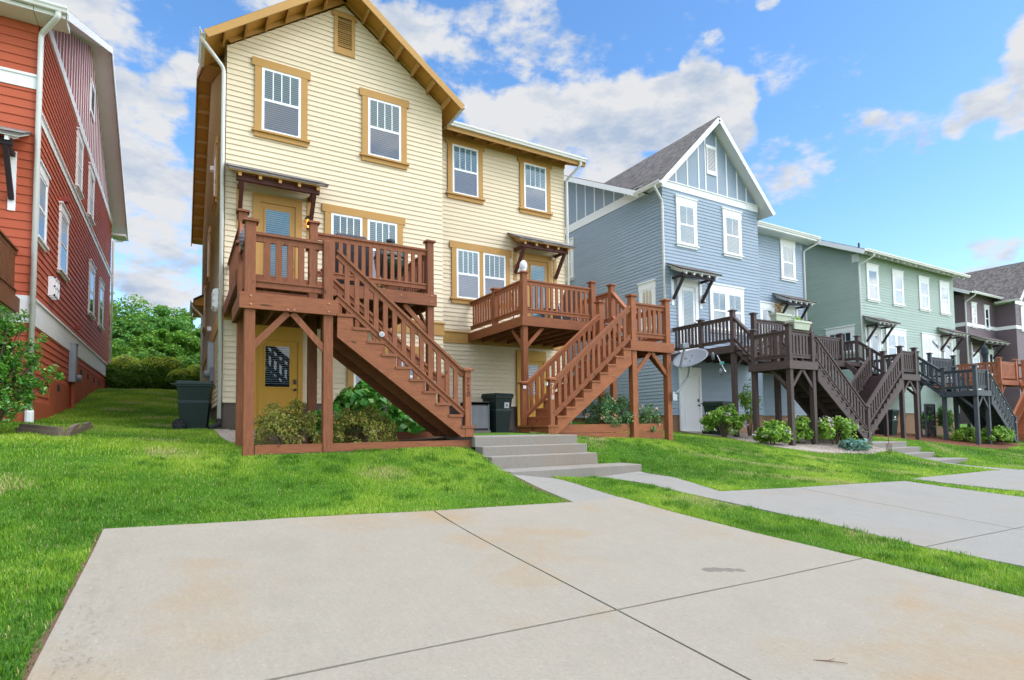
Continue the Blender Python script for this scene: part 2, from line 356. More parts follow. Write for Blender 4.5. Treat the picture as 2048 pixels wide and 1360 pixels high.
def slab(mb,poly,up=.02,th=.12,step=.6):
    """one concrete panel laid on the slope: strips between cuts, each with its own outline"""
    y0=min(p[1] for p in poly);y1=max(p[1] for p in poly);n=max(1,int((y1-y0)/step))
    for i in range(n):
        a=y0+(y1-y0)*i/n;b=y0+(y1-y0)*(i+1)/n
        q=clip_poly(clip_poly(poly,1,a,False),1,b,True)
        if len(q)<3: continue
        x0=min(p[0] for p in q);x1=max(p[0] for p in q);m=max(1,int((x1-x0)/1.2))
        for j in range(m):
            c=x0+(x1-x0)*j/m;d=x0+(x1-x0)*(j+1)/m
            r=clip_poly(clip_poly(q,0,c,False),0,d,True)
            if len(r)<3: continue
            mb.quad(*[(x,y,gz(x,y)+up) for x,y in r])
    for i in range(len(poly)):
        a,b=poly[i],poly[(i+1)%len(poly)];L=math.hypot(b[0]-a[0],b[1]-a[1]);m=max(1,int(L/.6))
        for j in range(m):
            p=(a[0]+(b[0]-a[0])*j/m,a[1]+(b[1]-a[1])*j/m);q=(a[0]+(b[0]-a[0])*(j+1)/m,a[1]+(b[1]-a[1])*(j+1)/m)
            mb.quad((*p,gz(*p)+up),(*q,gz(*q)+up),(*q,gz(*q)+up-th),(*p,gz(*p)+up-th))
def panels(poly,xj,yj,g=.009):
    cells=[poly]
    for ax,vals in ((0,xj),(1,yj)):
        for v in vals:
            nc=[]
            for q in cells:
                for r in (clip_poly(q,ax,v-g,True),clip_poly(q,ax,v+g,False)):
                    if len(r)>2: nc.append(r)
            cells=nc
    mb=MB()
    for q in cells: slab(mb,q)
    return mb
def structure(name,mb,mat,label):
    return tag(mb.build(name,mat),kind='structure',label=label)
structure('driveway',panels(DRIVE1,[2.43],[2.87,-.2,-3.2]),M['conc'],'wide pale concrete driveway with crossing joints and orange stains')
structure('driveway',panels(DRIVE2,[8.35],[2.83,0]),M['conc2'],'grey concrete driveway beyond the grass strip, strewn with clippings')
structure('driveway',panels(DRIVE3,[18.4],[3,0]),M['conc2'],'farther concrete driveway below the dark deck steps')
for pl,lb in ((PATH1,'short concrete path from the pale driveway to the steps'),(PATH2,'short concrete path from the grey driveway to the steps'),(PATH3,'narrow concrete path below the dark deck steps')):
    mb=MB();slab(mb,pl,.016,step=.2);structure('path',mb,M['conc2'],lb)
# concrete steps
def steps(label,X0,X1,ys,zs,z0,xwide,back):
    t=thing('concrete_steps',label,'steps',((X0+X1)/2,ys[-1],z0))
    for i,(y,z) in enumerate(zip(ys,zs)):
        mb=MB();yb=(back if i==0 else ys[i-1]);x1=X1 if i<len(ys)-1 else xwide
        zb=zs[i+1]-.02 if i<len(ys)-1 else z0
        if i: mb.box(X0,x1,y,yb+.25,zb,z)
        else: mb.box(X0,x1,y,yb,zb,z)
        if i: mb.v=[(a,min(b,yb-.001),c) for a,b,c in mb.v]
        mb.build('landing_slab' if i==0 else 'step',M['conc3'],t,bevel=.012)
    return t
steps('four pale concrete steps with a landing slab between the two red brown stairs',4.3,6.44,[8.63,8.34,8.04,7.45],[-.175,-.333,-.488,-.684],-.95,6.93,10.9)
steps('narrow flight of concrete steps at the foot of the dark brown stairs',18.7,20.75,[9.75,9.35,8.95,8.15],[-.66,-.82,-.98,-1.14],-1.42,20.95,11.2)
# beds
def bed(name,poly,mat,label,up=.03):
    mb=MB();slab(mb,poly,up,.06,.5);return tag(mb.build(name,mat),label=label,kind='stuff')
def pebblemat(name,cols,scale=45):
    N=NT(name);vo=N.a('ShaderNodeTexVoronoi');vo.inputs['Scale'].default_value=scale;N.c(N.pos(),vo.inputs['Vector'])
    s=N.a('ShaderNodeSeparateColor');N.c(vo.outputs['Color'],s.inputs[0])
    c=N.ramp(s.outputs[0],[(i/(len(cols)-1),q) for i,q in enumerate(cols)]);e=N.math('MULTIPLY',vo.outputs['Distance'],1.3,clamp=True)
    N.base(c);N.set(.9,.2);N.bump(N.math('SUBTRACT',1,e),1,.02);return N.m
M['gravel']=pebblemat('pale gravel',[(.36,.3,.25),(.52,.46,.4),(.28,.23,.2),(.45,.35,.28)])
M['mulch']=pebblemat('red bark mulch',[(.16,.06,.03),(.26,.1,.045),(.11,.05,.03),(.2,.1,.06)],60)
M['mulchd']=pebblemat('dark bark mulch',[(.07,.035,.025),(.12,.06,.04),(.05,.03,.02)],60)
M['soil']=pmat('brown bed soil',(.075,.05,.035),.95,.3,4,.2,40,.6,30)
bed('gravel_bed',GRAVEL,M['gravel'],'pale pea gravel bed under the dark brown deck')
bed('gravel_bed',GRAV2,M['gravel'],'narrow gravel strip along the corner of the cream house')
bed('mulch_bed',MULCH,M['mulch'],'reddish bark mulch under the slate deck')
bed('mulch_bed',BEDH,M['mulchd'],'dark bark mulch under the clipped hedge shrubs')
bed('soil_bed',BED1,M['soil'],'brown soil bed under the first red brown stair',.02)
bed('soil_bed',BED2,M['soil'],'brown soil bed behind the timber edging with the rose bush',.02)
def pebbles(label,poly,n,s,mat):
    x=rng.uniform(min(p[0] for p in poly),max(p[0] for p in poly),n);y=rng.uniform(min(p[1] for p in poly),max(p[1] for p in poly),n)
    k=inside(x,y,poly);x,y=x[k],y[k];z=TC(x,y)+.035;n=len(x)
    o=np.array([(1,0,0),(-1,0,0),(0,1,0),(0,-1,0),(0,0,1),(0,0,-1)],float);r=rng.uniform(.5,1.2,(n,1,1))*s*np.array([1,.8,.6])
    V=np.stack([x,y,z],1)[:,None]+o[None]*r+rng.normal(0,s*.15,(n,6,3))
    f=np.array([(0,2,4),(2,1,4),(1,3,4),(3,0,4),(2,0,5),(1,2,5),(3,1,5),(0,3,5)])
    F=(f[None]+6*np.arange(n)[:,None,None]).reshape(-1,3);tag(np_mesh('gravel',V.reshape(-1,3),F,mat),label,None,None,'stuff')
M['stone']=leafmat('gravel stones',[(.28,.24,.2),(.5,.44,.38),(.38,.29,.23),(.56,.5,.44)],.9,0)
pebbles('loose pale stones lying on the gravel bed',GRAVEL,9000,.018,M['stone'])

def strip(label,pts,w=.05):
    mb=MB()
    for (x0,y0),(x1,y1) in zip(pts[:-1],pts[1:]):
        L=math.hypot(x1-x0,y1-y0);n=max(1,int(L/.12));dx,dy=(x1-x0)/L,(y1-y0)/L;q=None
        for i in range(n+1):
            t=i/n;x=x0+(x1-x0)*t;y=y0+(y1-y0)*t;a=w*rnd.uniform(.5,1.25);b=.01
            c=((x+dy*b,y-dx*b,gz(x,y)+.012),(x-dy*a,y+dx*a,gz(x-dy*a,y+dx*a)+.006))
            if q: mb.quad(q[0],c[0],c[1],q[1])
            q=c
    return tag(mb.build('soil_edge',M['dirt']),kind='stuff',label=label)
M['dirt']=pmat('reddish edge soil',(.14,.08,.05),.95,.35,6,.25,50,.7,40)
strip('bare soil along the edges of the pale driveway',[(-.57,-2),(-.57,6.27),(.6,6.03),(2.37,5.9),(4.26,5.86),(4.33,7.4)],.045)
strip('bare soil along the grass strip edge of the pale driveway',[(5.03,7.4),(5.06,5.85),(5.06,4.9),(5.13,3.9),(5.28,2.8),(5.37,1.8),(5.4,-2)],-.0)if False else strip('bare soil along the strip side of the pale driveway',[(5.4,-2),(5.37,1.8),(5.28,2.8),(5.13,3.9),(5.06,4.9),(5.06,5.85),(5.03,7.4)][::-1],.05)
strip('bare soil along the far edge of the grey driveway',[(6.62,7.4),(6.85,6.7),(6.6,5.52),(11.5,5.46),(11.7,3.8)][::-1],-.05)
# ---------------------------------------------------------------- house parts
def ext_at(poly,z):
    u=[]
    for i in range(len(poly)):
        (a,za),(b,zb)=poly[i],poly[(i+1)%len(poly)]
        if za==zb:
            if abs(za-z)<1e-6: u+=[a,b]
        elif min(za,zb)-1e-9<=z<=max(za,zb)+1e-9: u.append(a+(b-a)*(z-za)/(zb-za))
    return (min(u),max(u)) if u else None
def siding(parent,F,poly,mat,e=.1244,name='wall',lip=.021,board=3.7,back=.18):
    """lapped boards: each one slopes out to its drip edge and hides the head of the board below behind an open slot"""
    mb=MB();z0=min(p[1] for p in poly);z1=max(p[1] for p in poly);vz=sorted({p[1] for p in poly});th=.008
    mb.prism([F.pt(u,-.004,z) for u,z in poly],F.N*-back)
    n=int(math.ceil((z1-z0)/e-1e-6))
    for i in range(n):
        a=z0+i*e;b=min(a+e,z1);cuts=[a]+[z for z in vz if a+.004<z<b-.004]+[b]
        for j in range(len(cuts)-1):
            za,zb=cuts[j],cuts[j+1];ea,eb=ext_at(poly,za+1e-5),ext_at(poly,zb-1e-5)
            if not ea or not eb: continue
            oa=lip-(lip-.002)*(za-a)/e;ob=lip-(lip-.002)*(zb-a)/e
            L=max(ea[1]-ea[0],eb[1]-eb[0]);t=[0]
            x=rnd.uniform(.4,board)
            while x<L-.3 and j==0: t.append(x/L);x+=rnd.uniform(.75,1)*board
            t.append(1)
            for k in range(len(t)-1):
                g=.0015/L if k else 0
                la=ea[0]+(ea[1]-ea[0])*(t[k]+g);ra=ea[0]+(ea[1]-ea[0])*t[k+1];lb=eb[0]+(eb[1]-eb[0])*(t[k]+g);rb=eb[0]+(eb[1]-eb[0])*t[k+1]
                v=len(mb.v);mb.v+=[tuple(p) for p in (F.pt(la,oa,za),F.pt(ra,oa,za),F.pt(rb,ob,zb),F.pt(lb,ob,zb))];mb.f.append((v,v+1,v+2,v+3))
                if j==len(cuts)-2 and zb<z1-.04: mb.v+=[tuple(F.pt(rb,ob,zb+.03)),tuple(F.pt(lb,ob,zb+.03))];mb.f.append((v+3,v+2,v+4,v+5))
                if j==0:
                    w=len(mb.v);mb.v+=[tuple(p) for p in (F.pt(la,oa-th,za),F.pt(ra,oa-th,za),F.pt(ra,.0015,za+.03),F.pt(la,.0015,za+.03))]
                    mb.f.append((w,w+1,v+1,v));mb.f.append((w+3,w+2,w+1,w))
    return mb.build(name,mat,parent)
ST={'tan':dict(c='tan',cas=.15,head=.19,ear=.065,crown=0,apron=.11,sill=.045,mun=3,cr=1),
    'white':dict(c='white',cas=.12,head=.26,ear=.02,crown=.045,apron=.075,sill=.05,mun=1,cr=1),
    'slim':dict(c='white',cas=.1,head=.2,ear=.02,crown=.04,apron=.06,sill=.05,mun=0,cr=1)}
def window(parent,F,units,z0,z1,st='tan',blind='blind',name='window',mun=None,pane=None,lowpane=None,drop=1.0):
    pane=pane or ('glass' if st=='tan' else 'glass_pale');lowpane=lowpane or ('screen' if st=='tan' else 'glass_pale')
    F=Frame(F.P+F.N*.012,F.U,F.N);s=ST[st];mun=s['mun'] if mun is None else mun
    a=units[0][0];b=units[-1][1];mb=MB();c=s['cas']
    mb.fbox(F,a-c,a,0,.05,z0,z1);mb.fbox(F,b,b+c,0,.05,z0,z1)
    for (p,q),(r,t) in zip(units[:-1],units[1:]): mb.fbox(F,q,r,0,.048,z0,z1)
    e=s['ear'];mb.fbox(F,a-c-e,b+c+e,0,.056,z1,z1+s['head'])
    if s['crown']: mb.fbox(F,a-c-e-.035,b+c+e+.035,0,.085,z1+s['head'],z1+s['head']+s['crown'])
    w=mb.build(name,M[s['c']],parent)
    mb=MB();mb.fbox(F,a-c-.06,b+c+.06,0,.095,z0-s['sill'],z0);mb.fbox(F,a-c-.01,b+c+.01,0,.05,z0-s['sill']-s['apron'],z0-s['sill']);mb.build('sill',M[s['c']],w)
    for p,q in units:
        mb=MB();f=.055;zm=(z0+z1)/2
        mb.fbox(F,p,p+f,0,.043,z0,z1);mb.fbox(F,q-f,q,0,.043,z0,z1);mb.fbox(F,p+f,q-f,0,.043,z1-f,z1);mb.fbox(F,p+f,q-f,0,.043,z0,z0+f)
        mb.fbox(F,p+f,q-f,0,.041,zm-.03,zm+.03)
        for i in range(mun):
            x=p+f+(q-p-2*f)*(i+1)/(mun+1);mb.fbox(F,x-.011,x+.011,.030,.037,zm+.03,z1-f)
        mb.build('sash',M['vinyl'],w)
        mb=MB();mb.quad(F.pt(p+f,.034,zm+.03),F.pt(q-f,.034,zm+.03),F.pt(q-f,.034,z1-f),F.pt(p+f,.034,z1-f));mb.build('pane',M[pane],w)
        mb=MB();mb.quad(F.pt(p+f,.033,z0+f),F.pt(q-f,.033,z0+f),F.pt(q-f,.033,zm-.03),F.pt(p+f,.033,zm-.03));mb.build('pane',M[lowpane],w)
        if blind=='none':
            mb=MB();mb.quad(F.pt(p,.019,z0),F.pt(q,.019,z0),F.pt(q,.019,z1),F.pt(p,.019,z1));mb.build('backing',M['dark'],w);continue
        mb=MB();mb.quad(F.pt(p,.019,z0),F.pt(q,.019,z0),F.pt(q,.019,z1),F.pt(p,.019,z1))
        z=z1-f
        while z>z0+f:
            h=.044 if z>zm else .048
            mb.quad(F.pt(p+f,.031,z-h),F.pt(q-f,.031,z-h),F.pt(q-f,.021,z),F.pt(p+f,.021,z));z-=.05
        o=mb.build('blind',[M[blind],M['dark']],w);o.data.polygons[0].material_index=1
    return w
def door(parent,F,u0,u1,z0,z1,kind,mat,cmat,cas=.14,head=.19,dark=False,hside=1,name='door'):
    F=Frame(F.P+F.N*.012,F.U,F.N);mb=MB();mb.fbox(F,u0,u1,0,.03,z0,z1)
    w=u1-u0;gl=None
    if kind=='full': gl=(u0+.13,u1-.13,z0+.25,z1-.15)
    if kind=='half': gl=(u0+.17*w/.88+.0,u1-.19*w/.88,z0+.98,z1-.13)
    if kind!='panel':
        for p in (0,1):
            if kind=='half':
                a=u0+.14+p*(w-.28+.06)/2;b=a+(w-.28-.06)/2;mb.fbox(F,a,b,.03,.037,z0+.16,z0+.78);mb.fbox(F,a+.035,b-.035,.037,.041,z0+.2,z0+.74)
    else:
        for a,b in ((z0+.15,z0+.78),(z0+.92,z1-.14)):
            mb.fbox(F,u0+.12,u1-.12,.03,.036,a,b);mb.fbox(F,u0+.16,u1-.16,.036,.043,a+.04,b-.04)
    if gl:
        a,b,c,d=gl;t=.035
        for q in ((a-t,a,c-t,d+t),(b,b+t,c-t,d+t),(a,b,c-t,c),(a,b,d,d+t)): mb.fbox(F,q[0],q[1],.03,.048,q[2],q[3])
    o=mb.build(name,M[mat],parent)
    mb=MB();mb.fbox(F,u0-cas,u0,0,.06,z0,z1);mb.fbox(F,u1,u1+cas,0,.06,z0,z1);mb.fbox(F,u0-cas,u1+cas,0,.062,z1,z1+head);mb.fbox(F,u0,u1,0,.1,z0-.06,z0);mb.build('casing',M[cmat],o)
    if gl:
        a,b,c,d=gl
        mb=MB();mb.quad(F.pt(a,.044,c),F.pt(b,.044,c),F.pt(b,.044,d),F.pt(a,.044,d));mb.build('pane',M['glass'],o)
        mb=MB();mb.quad(F.pt(a,.032,c),F.pt(b,.032,c),F.pt(b,.032,d),F.pt(a,.032,d));z=d
        while z>c+.03:
            h=.012 if dark else .042
            mb.quad(F.pt(a,.041,z-h),F.pt(b,.041,z-h),F.pt(b,.035,z),F.pt(a,.035,z));z-=.05
        bl=mb.build('blind',[M['blind'],M['dark']],o);bl.data.polygons[0].material_index=1
    mb=MB();x=u1-.07 if hside>0 else u0+.07
    mb.lathe(F.pt(x,.03,z0+.92),[(.03,0),(.03,.012),(.012,.02),(.012,.05),(.028,.055),(.032,.075),(.02,.09),(0.001,.092)],12,F.N)
    mb.build('handle',M['blackm'],o);fblock(o,'deadbolt','blackm',F,(x-.028,x+.028,.03,.055,z0+1.05,z0+1.16))
    return o
def canopy(parent,F,u0,u1,zf,depth,tail,beam,bh=.8,pad='tan',sh='shingle_w'):
    zw=zf+depth*.5
    mb=MB();P=[F.pt(u0,0,zw),F.pt(u0,depth,zf),F.pt(u0,depth,zf-.035),F.pt(u0,0,zw-.035)];mb.prism(P,F.U*(u1-u0));
    for i in range(3):
        t=(i+.2)/3;d0=depth*t;mb.prism([F.pt(u0-.012,d0,zw-.5*d0+.001),F.pt(u0-.012,depth+.01,zf+.001+i*.004),F.pt(u0-.012,depth+.01,zf+.010+i*.007),F.pt(u0-.012,d0,zw-.5*d0+.012)],F.U*(u1-u0+.024))
    o=mb.build('canopy',M[sh],parent)
    mb=MB();mb.prism([F.pt(u0+.02,0,zw-.037),F.pt(u0+.02,depth-.02,zf-.027),F.pt(u0+.02,depth-.02,zf-.057),F.pt(u0+.02,0,zw-.067)],F.U*(u1-u0-.04));mb.build('soffit',M[tail],o)
    n=5
    for i in range(n):
        x=u0+.22+(u1-u0-.44)*i/(n-1);mb=MB();mb.prism([F.pt(x-.03,.03,zw-.08),F.pt(x-.03,depth-.05,zf-.05),F.pt(x-.03,depth-.05,zf-.14),F.pt(x-.03,.03,zw-.2)],F.U*.06);mb.build('rafter_tail',M[tail],o)
    zb=zf+.5*.22-.16;d=depth-.22
    mb=MB();mb.fbox(F,u0+.16,u1-.16,d-.05,d+.05,zb-.13,zb);mb.build('beam',M[beam],o)
    for x in (u0+.27,u1-.27):
        mb=MB();mb.bar(F.pt(x,d,zb-.11),F.pt(x,.05,zb-bh),.085,.085,F.U);mb.fbox(F,x-.04,x+.04,0.02,d-.05,zb-.12,zb-.035);mb.build('bracket',M[beam],o)
        mb=MB();mb.fbox(F,x-.06,x+.06,0,.035,zb-bh-.22,zb);mb.build('bracket_pad',M[pad],o)
    return o
def gutter(parent,p,q,out,mat='gutter'):
    p=Vector(p);q=Vector(q);out=Vector(out);z=Vector((0,0,1))
    prof=[(0,0),(.075,0),(.09,.045),(.115,.075),(.12,.12),(.112,.12),(.107,.08),(.08,.05),(.068,.008),(.008,.008),(.008,.12),(0,.12)]
    mb=MB();mb.prism([p+out*a+z*b for a,b in prof],q-p);return mb.build('gutter',M[mat],parent)
def downspout(parent,pts,mat='gutter',r=.042):
    mb=MB();pts=[Vector(p) for p in pts];P=[pts[0]]
    for i in range(1,len(pts)-1):
        a,b,c=pts[i-1],pts[i],pts[i+1];k=min(.09,(b-a).length*.4,(c-b).length*.4)
        p=b+(a-b).normalized()*k;q=b+(c-b).normalized()*k;P+=[p,(p+b*2+q)/4,q]
    mb.tube(P+[pts[-1]],r,10);return mb.build('downspout',M[mat],parent,smooth=True)
def gable_roof(parent,axis,e0,r,e1,a0,a1,sh='shingle',under='tan_soffit',th=.06,name='roof'):
    """axis 'x' or 'y' is the ridge direction; e0, r, e1 are (across, z) of the two eaves and the ridge"""
    def pt(c,z,a): return (a,c,z) if axis=='x' else (c,a,z)
    ext=(a1-a0,0,0) if axis=='x' else (0,a1-a0,0)
    def sec(d,a): return [pt(e0[0],e0[1]-d,a),pt(r[0],r[1]-d,a),pt(e1[0],e1[1]-d,a)]
    mb=MB();t=sec(0,a0);u=sec(th,a0);mb.prism([t[0],t[1],u[1],u[0]],ext);mb.prism([t[1],t[2],u[2],u[1]],ext)
    o=mb.build(name,M[sh],parent)
    mb=MB();i=.03;ext2=(ext[0]-2*i if ext[0] else 0,ext[1]-2*i if ext[1] else 0,0)
    t=sec(th+.003,a0+i);u=sec(th+.03,a0+i);mb.prism([t[0],t[1],u[1],u[0]],ext2);mb.prism([t[1],t[2],u[2],u[1]],ext2);mb.build('soffit',M[under],o)
    return o
def rake(o,p,r,q,mat,h=.2,drop=.03,name='rake_board'):
    for a,b in ((p,r),(r,q)):
        a=Vector(a)-Vector((0,0,drop+h/2));b=Vector(b)-Vector((0,0,drop+h/2));d=(b-a).normalized()
        mb=MB();mb.bar(a,b,.035,h*math.sqrt(1-d.z**2) if abs(d.z)<.99 else h);mb.build(name,M[mat],o)
def block(parent,name,mat,*boxes):
    mb=MB()
    for b in boxes: mb.box(*b)
    return mb.build(name,M[mat] if isinstance(mat,str) else mat,parent)
def fblock(parent,name,mat,F,*boxes):
    mb=MB()
    for b in boxes: mb.fbox(F,*b)
    return mb.build(name,M[mat],parent)
def wall_lamp(parent,F,u,z,lit=False):
    mb=MB();mb.fbox(F,u-.05,u+.05,0,.02,z-.02,z+.12);mb.tube([F.pt(u,.02,z+.06),F.pt(u,.09,z+.14),F.pt(u,.13,z+.1)],.012,8)
    mb.lathe(F.pt(u,.13,z+.02),[(.02,.11),(.075,.05),(.08,.04),(.06,.035)],12);mb.lathe(F.pt(u,.13,z-.19),[(.045,0),(.05,.02),(.03,.03)],12)
    for k in range(4):
        t=math.pi*(k/2+.25);d=F.U*math.cos(t)+F.N*math.sin(t);mb.bar(F.pt(u,.13,z-.17)+d*.045,F.pt(u,.13,z+.05)+d*.065,.01,.01)
    o=mb.build('wall_lamp',M['blackm'],parent)
    mb=MB();mb.lathe(F.pt(u,.13,z-.16),[(.035,0),(.05,.1),(.055,.19)],12);mb.build('lamp_glass',M['amber'] if lit else M['frost'],o,smooth=True)
def meter(parent,F,u,z0,z1,side=1):
    mb=MB();mb.fbox(F,u-.16,u+.16,.01,.17,z0,z1);mb.fbox(F,u-.17,u+.17,.01,.19,z1-.03,z1);o=mb.build('meter_box',M['steel'],parent,bevel=.01)
    mb=MB();c=F.pt(u+side*.33,.01,z0+.14);mb.fbox(F,u+side*.2,u+side*.46,.01,.12,z0-.05,z0+.32);mb.lathe(F.pt(u+side*.33,.12,z0+.14),[(.1,0),(.1,.06),(.085,.13),(.0,.14)],16,F.N);mb.build('meter',M['acgrey'],o)
    mb=MB();mb.tube([F.pt(u+side*.05,.09,z0),F.pt(u+side*.05,.09,z0-1.2)],.05,10);mb.build('conduit',M['found_red'] if side>0 else M['steel'],o)
def louver(parent,F,u0,u1,z0,z1,mat,cas=.085,ears=.05):
    mb=MB();mb.fbox(F,u0-cas,u0,0,.05,z0,z1);mb.fbox(F,u1,u1+cas,0,.05,z0,z1);mb.fbox(F,u0-cas-ears,u1+cas+ears,0,.056,z1,z1+.12);mb.fbox(F,u0-cas,u1+cas,0,.05,z0-.15,z0);o=mb.build('gable_vent',M[mat],parent)
    mb=MB();z=z0
    mb.quad(F.pt(u0,.018,z0),F.pt(u1,.018,z0),F.pt(u1,.018,z1),F.pt(u0,.018,z1))
    while z<z1-.03: mb.quad(F.pt(u0,.046,z),F.pt(u1,.046,z),F.pt(u1,.024,z+.045),F.pt(u0,.024,z+.045));z+=.052
    l=mb.build('louvre',[M[mat],M['dark']],o);l.data.polygons[0].material_index=1
def panel_gable(parent,F,tri,mat,bm,us,zs=None):
    mb=MB();mb.prism([F.pt(u,.005,z) for u,z in tri],F.N*-.15);o=mb.build('gable_panel',M[mat],parent)
    for u in us:
        e=[]
        for i in range(3):
            (a,za),(b,zb)=tri[i],tri[(i+1)%3]
            if a!=b and min(a,b)<=u<=max(a,b): e.append(za+(zb-za)*(u-a)/(b-a))
        if len(e)>1 and max(e)-min(e)>.05: fblock(o,'batten','white' ,F,(u-.03,u+.03,0,.02,min(e),max(e)))
    return o
N=NT('amber lamp glass');N.p.inputs['Emission Color'].default_value=(1,.42,.05,1);N.p.inputs['Emission Strength'].default_value=1.3;N.base((.9,.4,.1));M['amber']=N.m
M['frost']=pmat('frosted lamp glass',(.8,.8,.78),.25,.03)
Yv=(0,-1,0);Xv=(1,0,0)
# ================================================================ cream duplex
H=thing('cream_house','cream clapboard twin house with mustard trim and tall front gable','house',(6,18,0))
FL=Frame((0,14,0),Xv,Yv);FR=Frame((0,15.08,0),Xv,Yv);FS=Frame((.8,0,0),(0,1,0),(-1,0,0))
siding(H,FL,[(.8,.59),(6.05,.59),(6.05,8.71),(3.42,10.6),(.8,8.68)],M['cream'])
siding(H,FR,[(6.05,.6),(10.88,.6),(10.88,8.8),(6.05,8.8)],M['cream'])
siding(H,FS,[(14.0,.6),(29.3,.6),(29.3,8.75),(22.1,12.15),(15.0,8.7),(14.0,8.7)],M['cream'],name='side_wall')
siding(H,Frame((10.88,0,0),(0,1,0),(1,0,0)),[(15.08,.6),(29.3,.6),(29.3,8.75),(22.1,12.15),(15.1,8.7)],M['cream'],name='side_wall')
block(H,'foundation','found',(.83,6.03,14.03,14.3,-.7,.59),(6.03,10.85,15.11,15.4,-.7,.6),(.83,1.2,14.3,29.3,-.7,.6))
block(H,'band_board','tan',(.755,.799,13.96,29.3,2.43,2.76));block(H,'band_board','tan',(.78,6.075,13.955,13.999,2.43,2.74),(.76,6.095,13.93,13.999,2.74,2.78));block(H,'band_board','tan',(6.05,10.9,15.035,15.079,2.43,2.74),(6.05,10.92,15.01,15.079,2.74,2.78))
for a,b in ((1.53,2.39),(4.01,4.88)): window(H,FL,[(a,b)],6.88,8.39)
window(H,FL,[(3.11,3.87),(4.0,4.77)],3.72,5.24)
window(H,FL,[(3.66,4.42),(4.52,5.28)],.72,1.9)
window(H,FR,[(6.83,7.68)],6.86,8.35);window(H,FR,[(9.3,10.15)],6.86,8.35)
window(H,FR,[(6.94,7.69),(7.82,8.59)],3.76,5.23)
louver(H,FL,3.25,3.59,9.45,10.25,'tan')
door(H,FL,1.51,2.29,2.78,5.2,'full','tan','tan');door(H,FR,9.38,10.16,2.8,5.22,'full','tan','tan',head=.22)
door(H,FL,1.49,2.37,-.02,2.02,'half','tan_door','tan_door',cas=.1,head=.4,dark=True)
door(H,FR,9.05,9.93,-.02,2.03,'half','tan_door','tan_door',cas=.1,head=.3,dark=True)
canopy(H,FL,.82,2.88,5.58,.8,'tan','brkt');canopy(H,FR,8.68,10.72,5.6,.8,'tan','brkt')
wall_lamp(H,FL,2.56,4.9,True);wall_lamp(H,FR,9.0,4.9)
fblock(H,'camera','label',FR,(10.26,10.36,.06,.16,5.33,5.4));fblock(H,'door_bell','label',FL,(3.02,3.1,.01,.04,.97,1.2))
o=gable_roof(H,'y',(.36,8.56),(3.39,10.88),(6.4,8.62),13.4,14.75);rake(o,(.36,13.38,8.56),(3.39,13.38,10.88),(6.4,13.38,8.62),'tan')
for a,b,sg in ((.42,3.3,1),(3.48,6.34,-1)):
    for i in range(6):
        t=(i+.7)/6.6;x=a+(b-a)*t if sg>0 else b-(b-a)*t;z=8.6+abs((x-.36) if sg>0 else (6.4-x))*.757
        block(o,'lookout','tan',(x-.021,x+.021,13.42,13.98,z-.27,z-.11))
for p,q in (((.8,13.965,8.84),(3.42,13.965,10.78)),((3.42,13.965,10.78),(6.05,13.965,8.87))):
    mb=MB();mb.bar(p,q,.03,.21);mb.build('frieze_board',M['tan'],o)
gable_roof(H,'y',(.95,9.0),(3.39,10.86),(5.9,8.98),14.76,21.5)
gutter(H,(.36,13.4,8.44),(.36,14.7,8.44),(-1,0,0));gutter(H,(6.4,13.4,8.5),(6.4,14.5,8.5),(1,0,0))
o=gable_roof(H,'x',(14.5,8.66),(22.1,12.45),(29.75,8.66),.36,11.3);rake(o,(.345,14.5,8.66),(.345,22.1,12.45),(.345,29.75,8.66),'tan',.22);rake(o,(11.32,14.5,8.66),(11.32,22.1,12.45),(11.32,29.75,8.66),'tan',.22)
for i in range(25):
    y=14.9+i*.6;z=8.66+.4987*(y-14.5) if y<22.1 else 8.66+.4954*(29.75-y);block(o,'lookout','tan',(.4,.78,y-.03,y+.03,z-.24,z-.1))
for i in range(9):
    x=6.35+i*.56;mb=MB();mb.prism([(x,14.53,8.55),(x,15.06,8.82),(x,15.06,8.62),(x,14.53,8.44)],(.055,0,0));mb.build('rafter_tail',M['tan'],o)
block(H,'frieze_board','tan',(6.05,10.9,15.04,15.078,8.5,8.84),);block(H,'fascia','tan',(6.42,11.28,14.5,14.54,8.44,8.6))
gutter(H,(6.42,14.5,8.55),(11.32,14.5,8.55),(0,-1,0))
downspout(H,[(.3,13.55,8.46),(.3,13.55,8.38),(.74,13.94,8.1),(.74,13.94,.2)]);mb=MB();mb.tube([(.74,13.94,.22),(.74,13.9,.12),(.55,13.8,.02)],.06,10);mb.build('elbow',M['rubber'],H)
downspout(H,[(11.1,14.45,8.55),(11.1,14.45,8.42),(10.93,15.0,8.1),(10.93,15.0,0)])
meter(H,FS,17.7,1.35,2.4,-1)
mb=MB();F=FS
for i in range(4): mb.fbox(F,15.9,16.5,.1,.13,3.05+.15*i,3.08+.15*i)
for i in range(3): mb.fbox(F,15.9+.28*i,15.94+.28*i,.0,.13,3.05,3.53)
mb.build('vent_hood',M['vinyl'],H)
for y,z in ((17.2,6.3),(21,5.0)): window(H,FS,[(y,y+.8)],z,z+1.45)
window(H,FS,[(24,24.8)],3.8,5.2);fblock(H,'vent_cap','vinyl',FS,(18.5,18.7,0,.14,7.6,7.72));fblock(H,'vent_cap','vinyl',FS,(19.4,19.55,0,.12,3.0,3.12))
mb=MB();mb.prism([(.8,26.0,5.42),(.44,26.0,5.2),(.44,26.0,5.02),(.8,26.0,5.02)],(0,3.0,0));pr=mb.build('porch_roof',M['tan_soffit'],H)
mb=MB();mb.prism([(.8,25.9,5.5),(.40,25.9,5.25),(.40,25.9,5.21),(.8,25.9,5.45)],(0,3.2,0));mb.build('shingles',M['shingle'],pr)
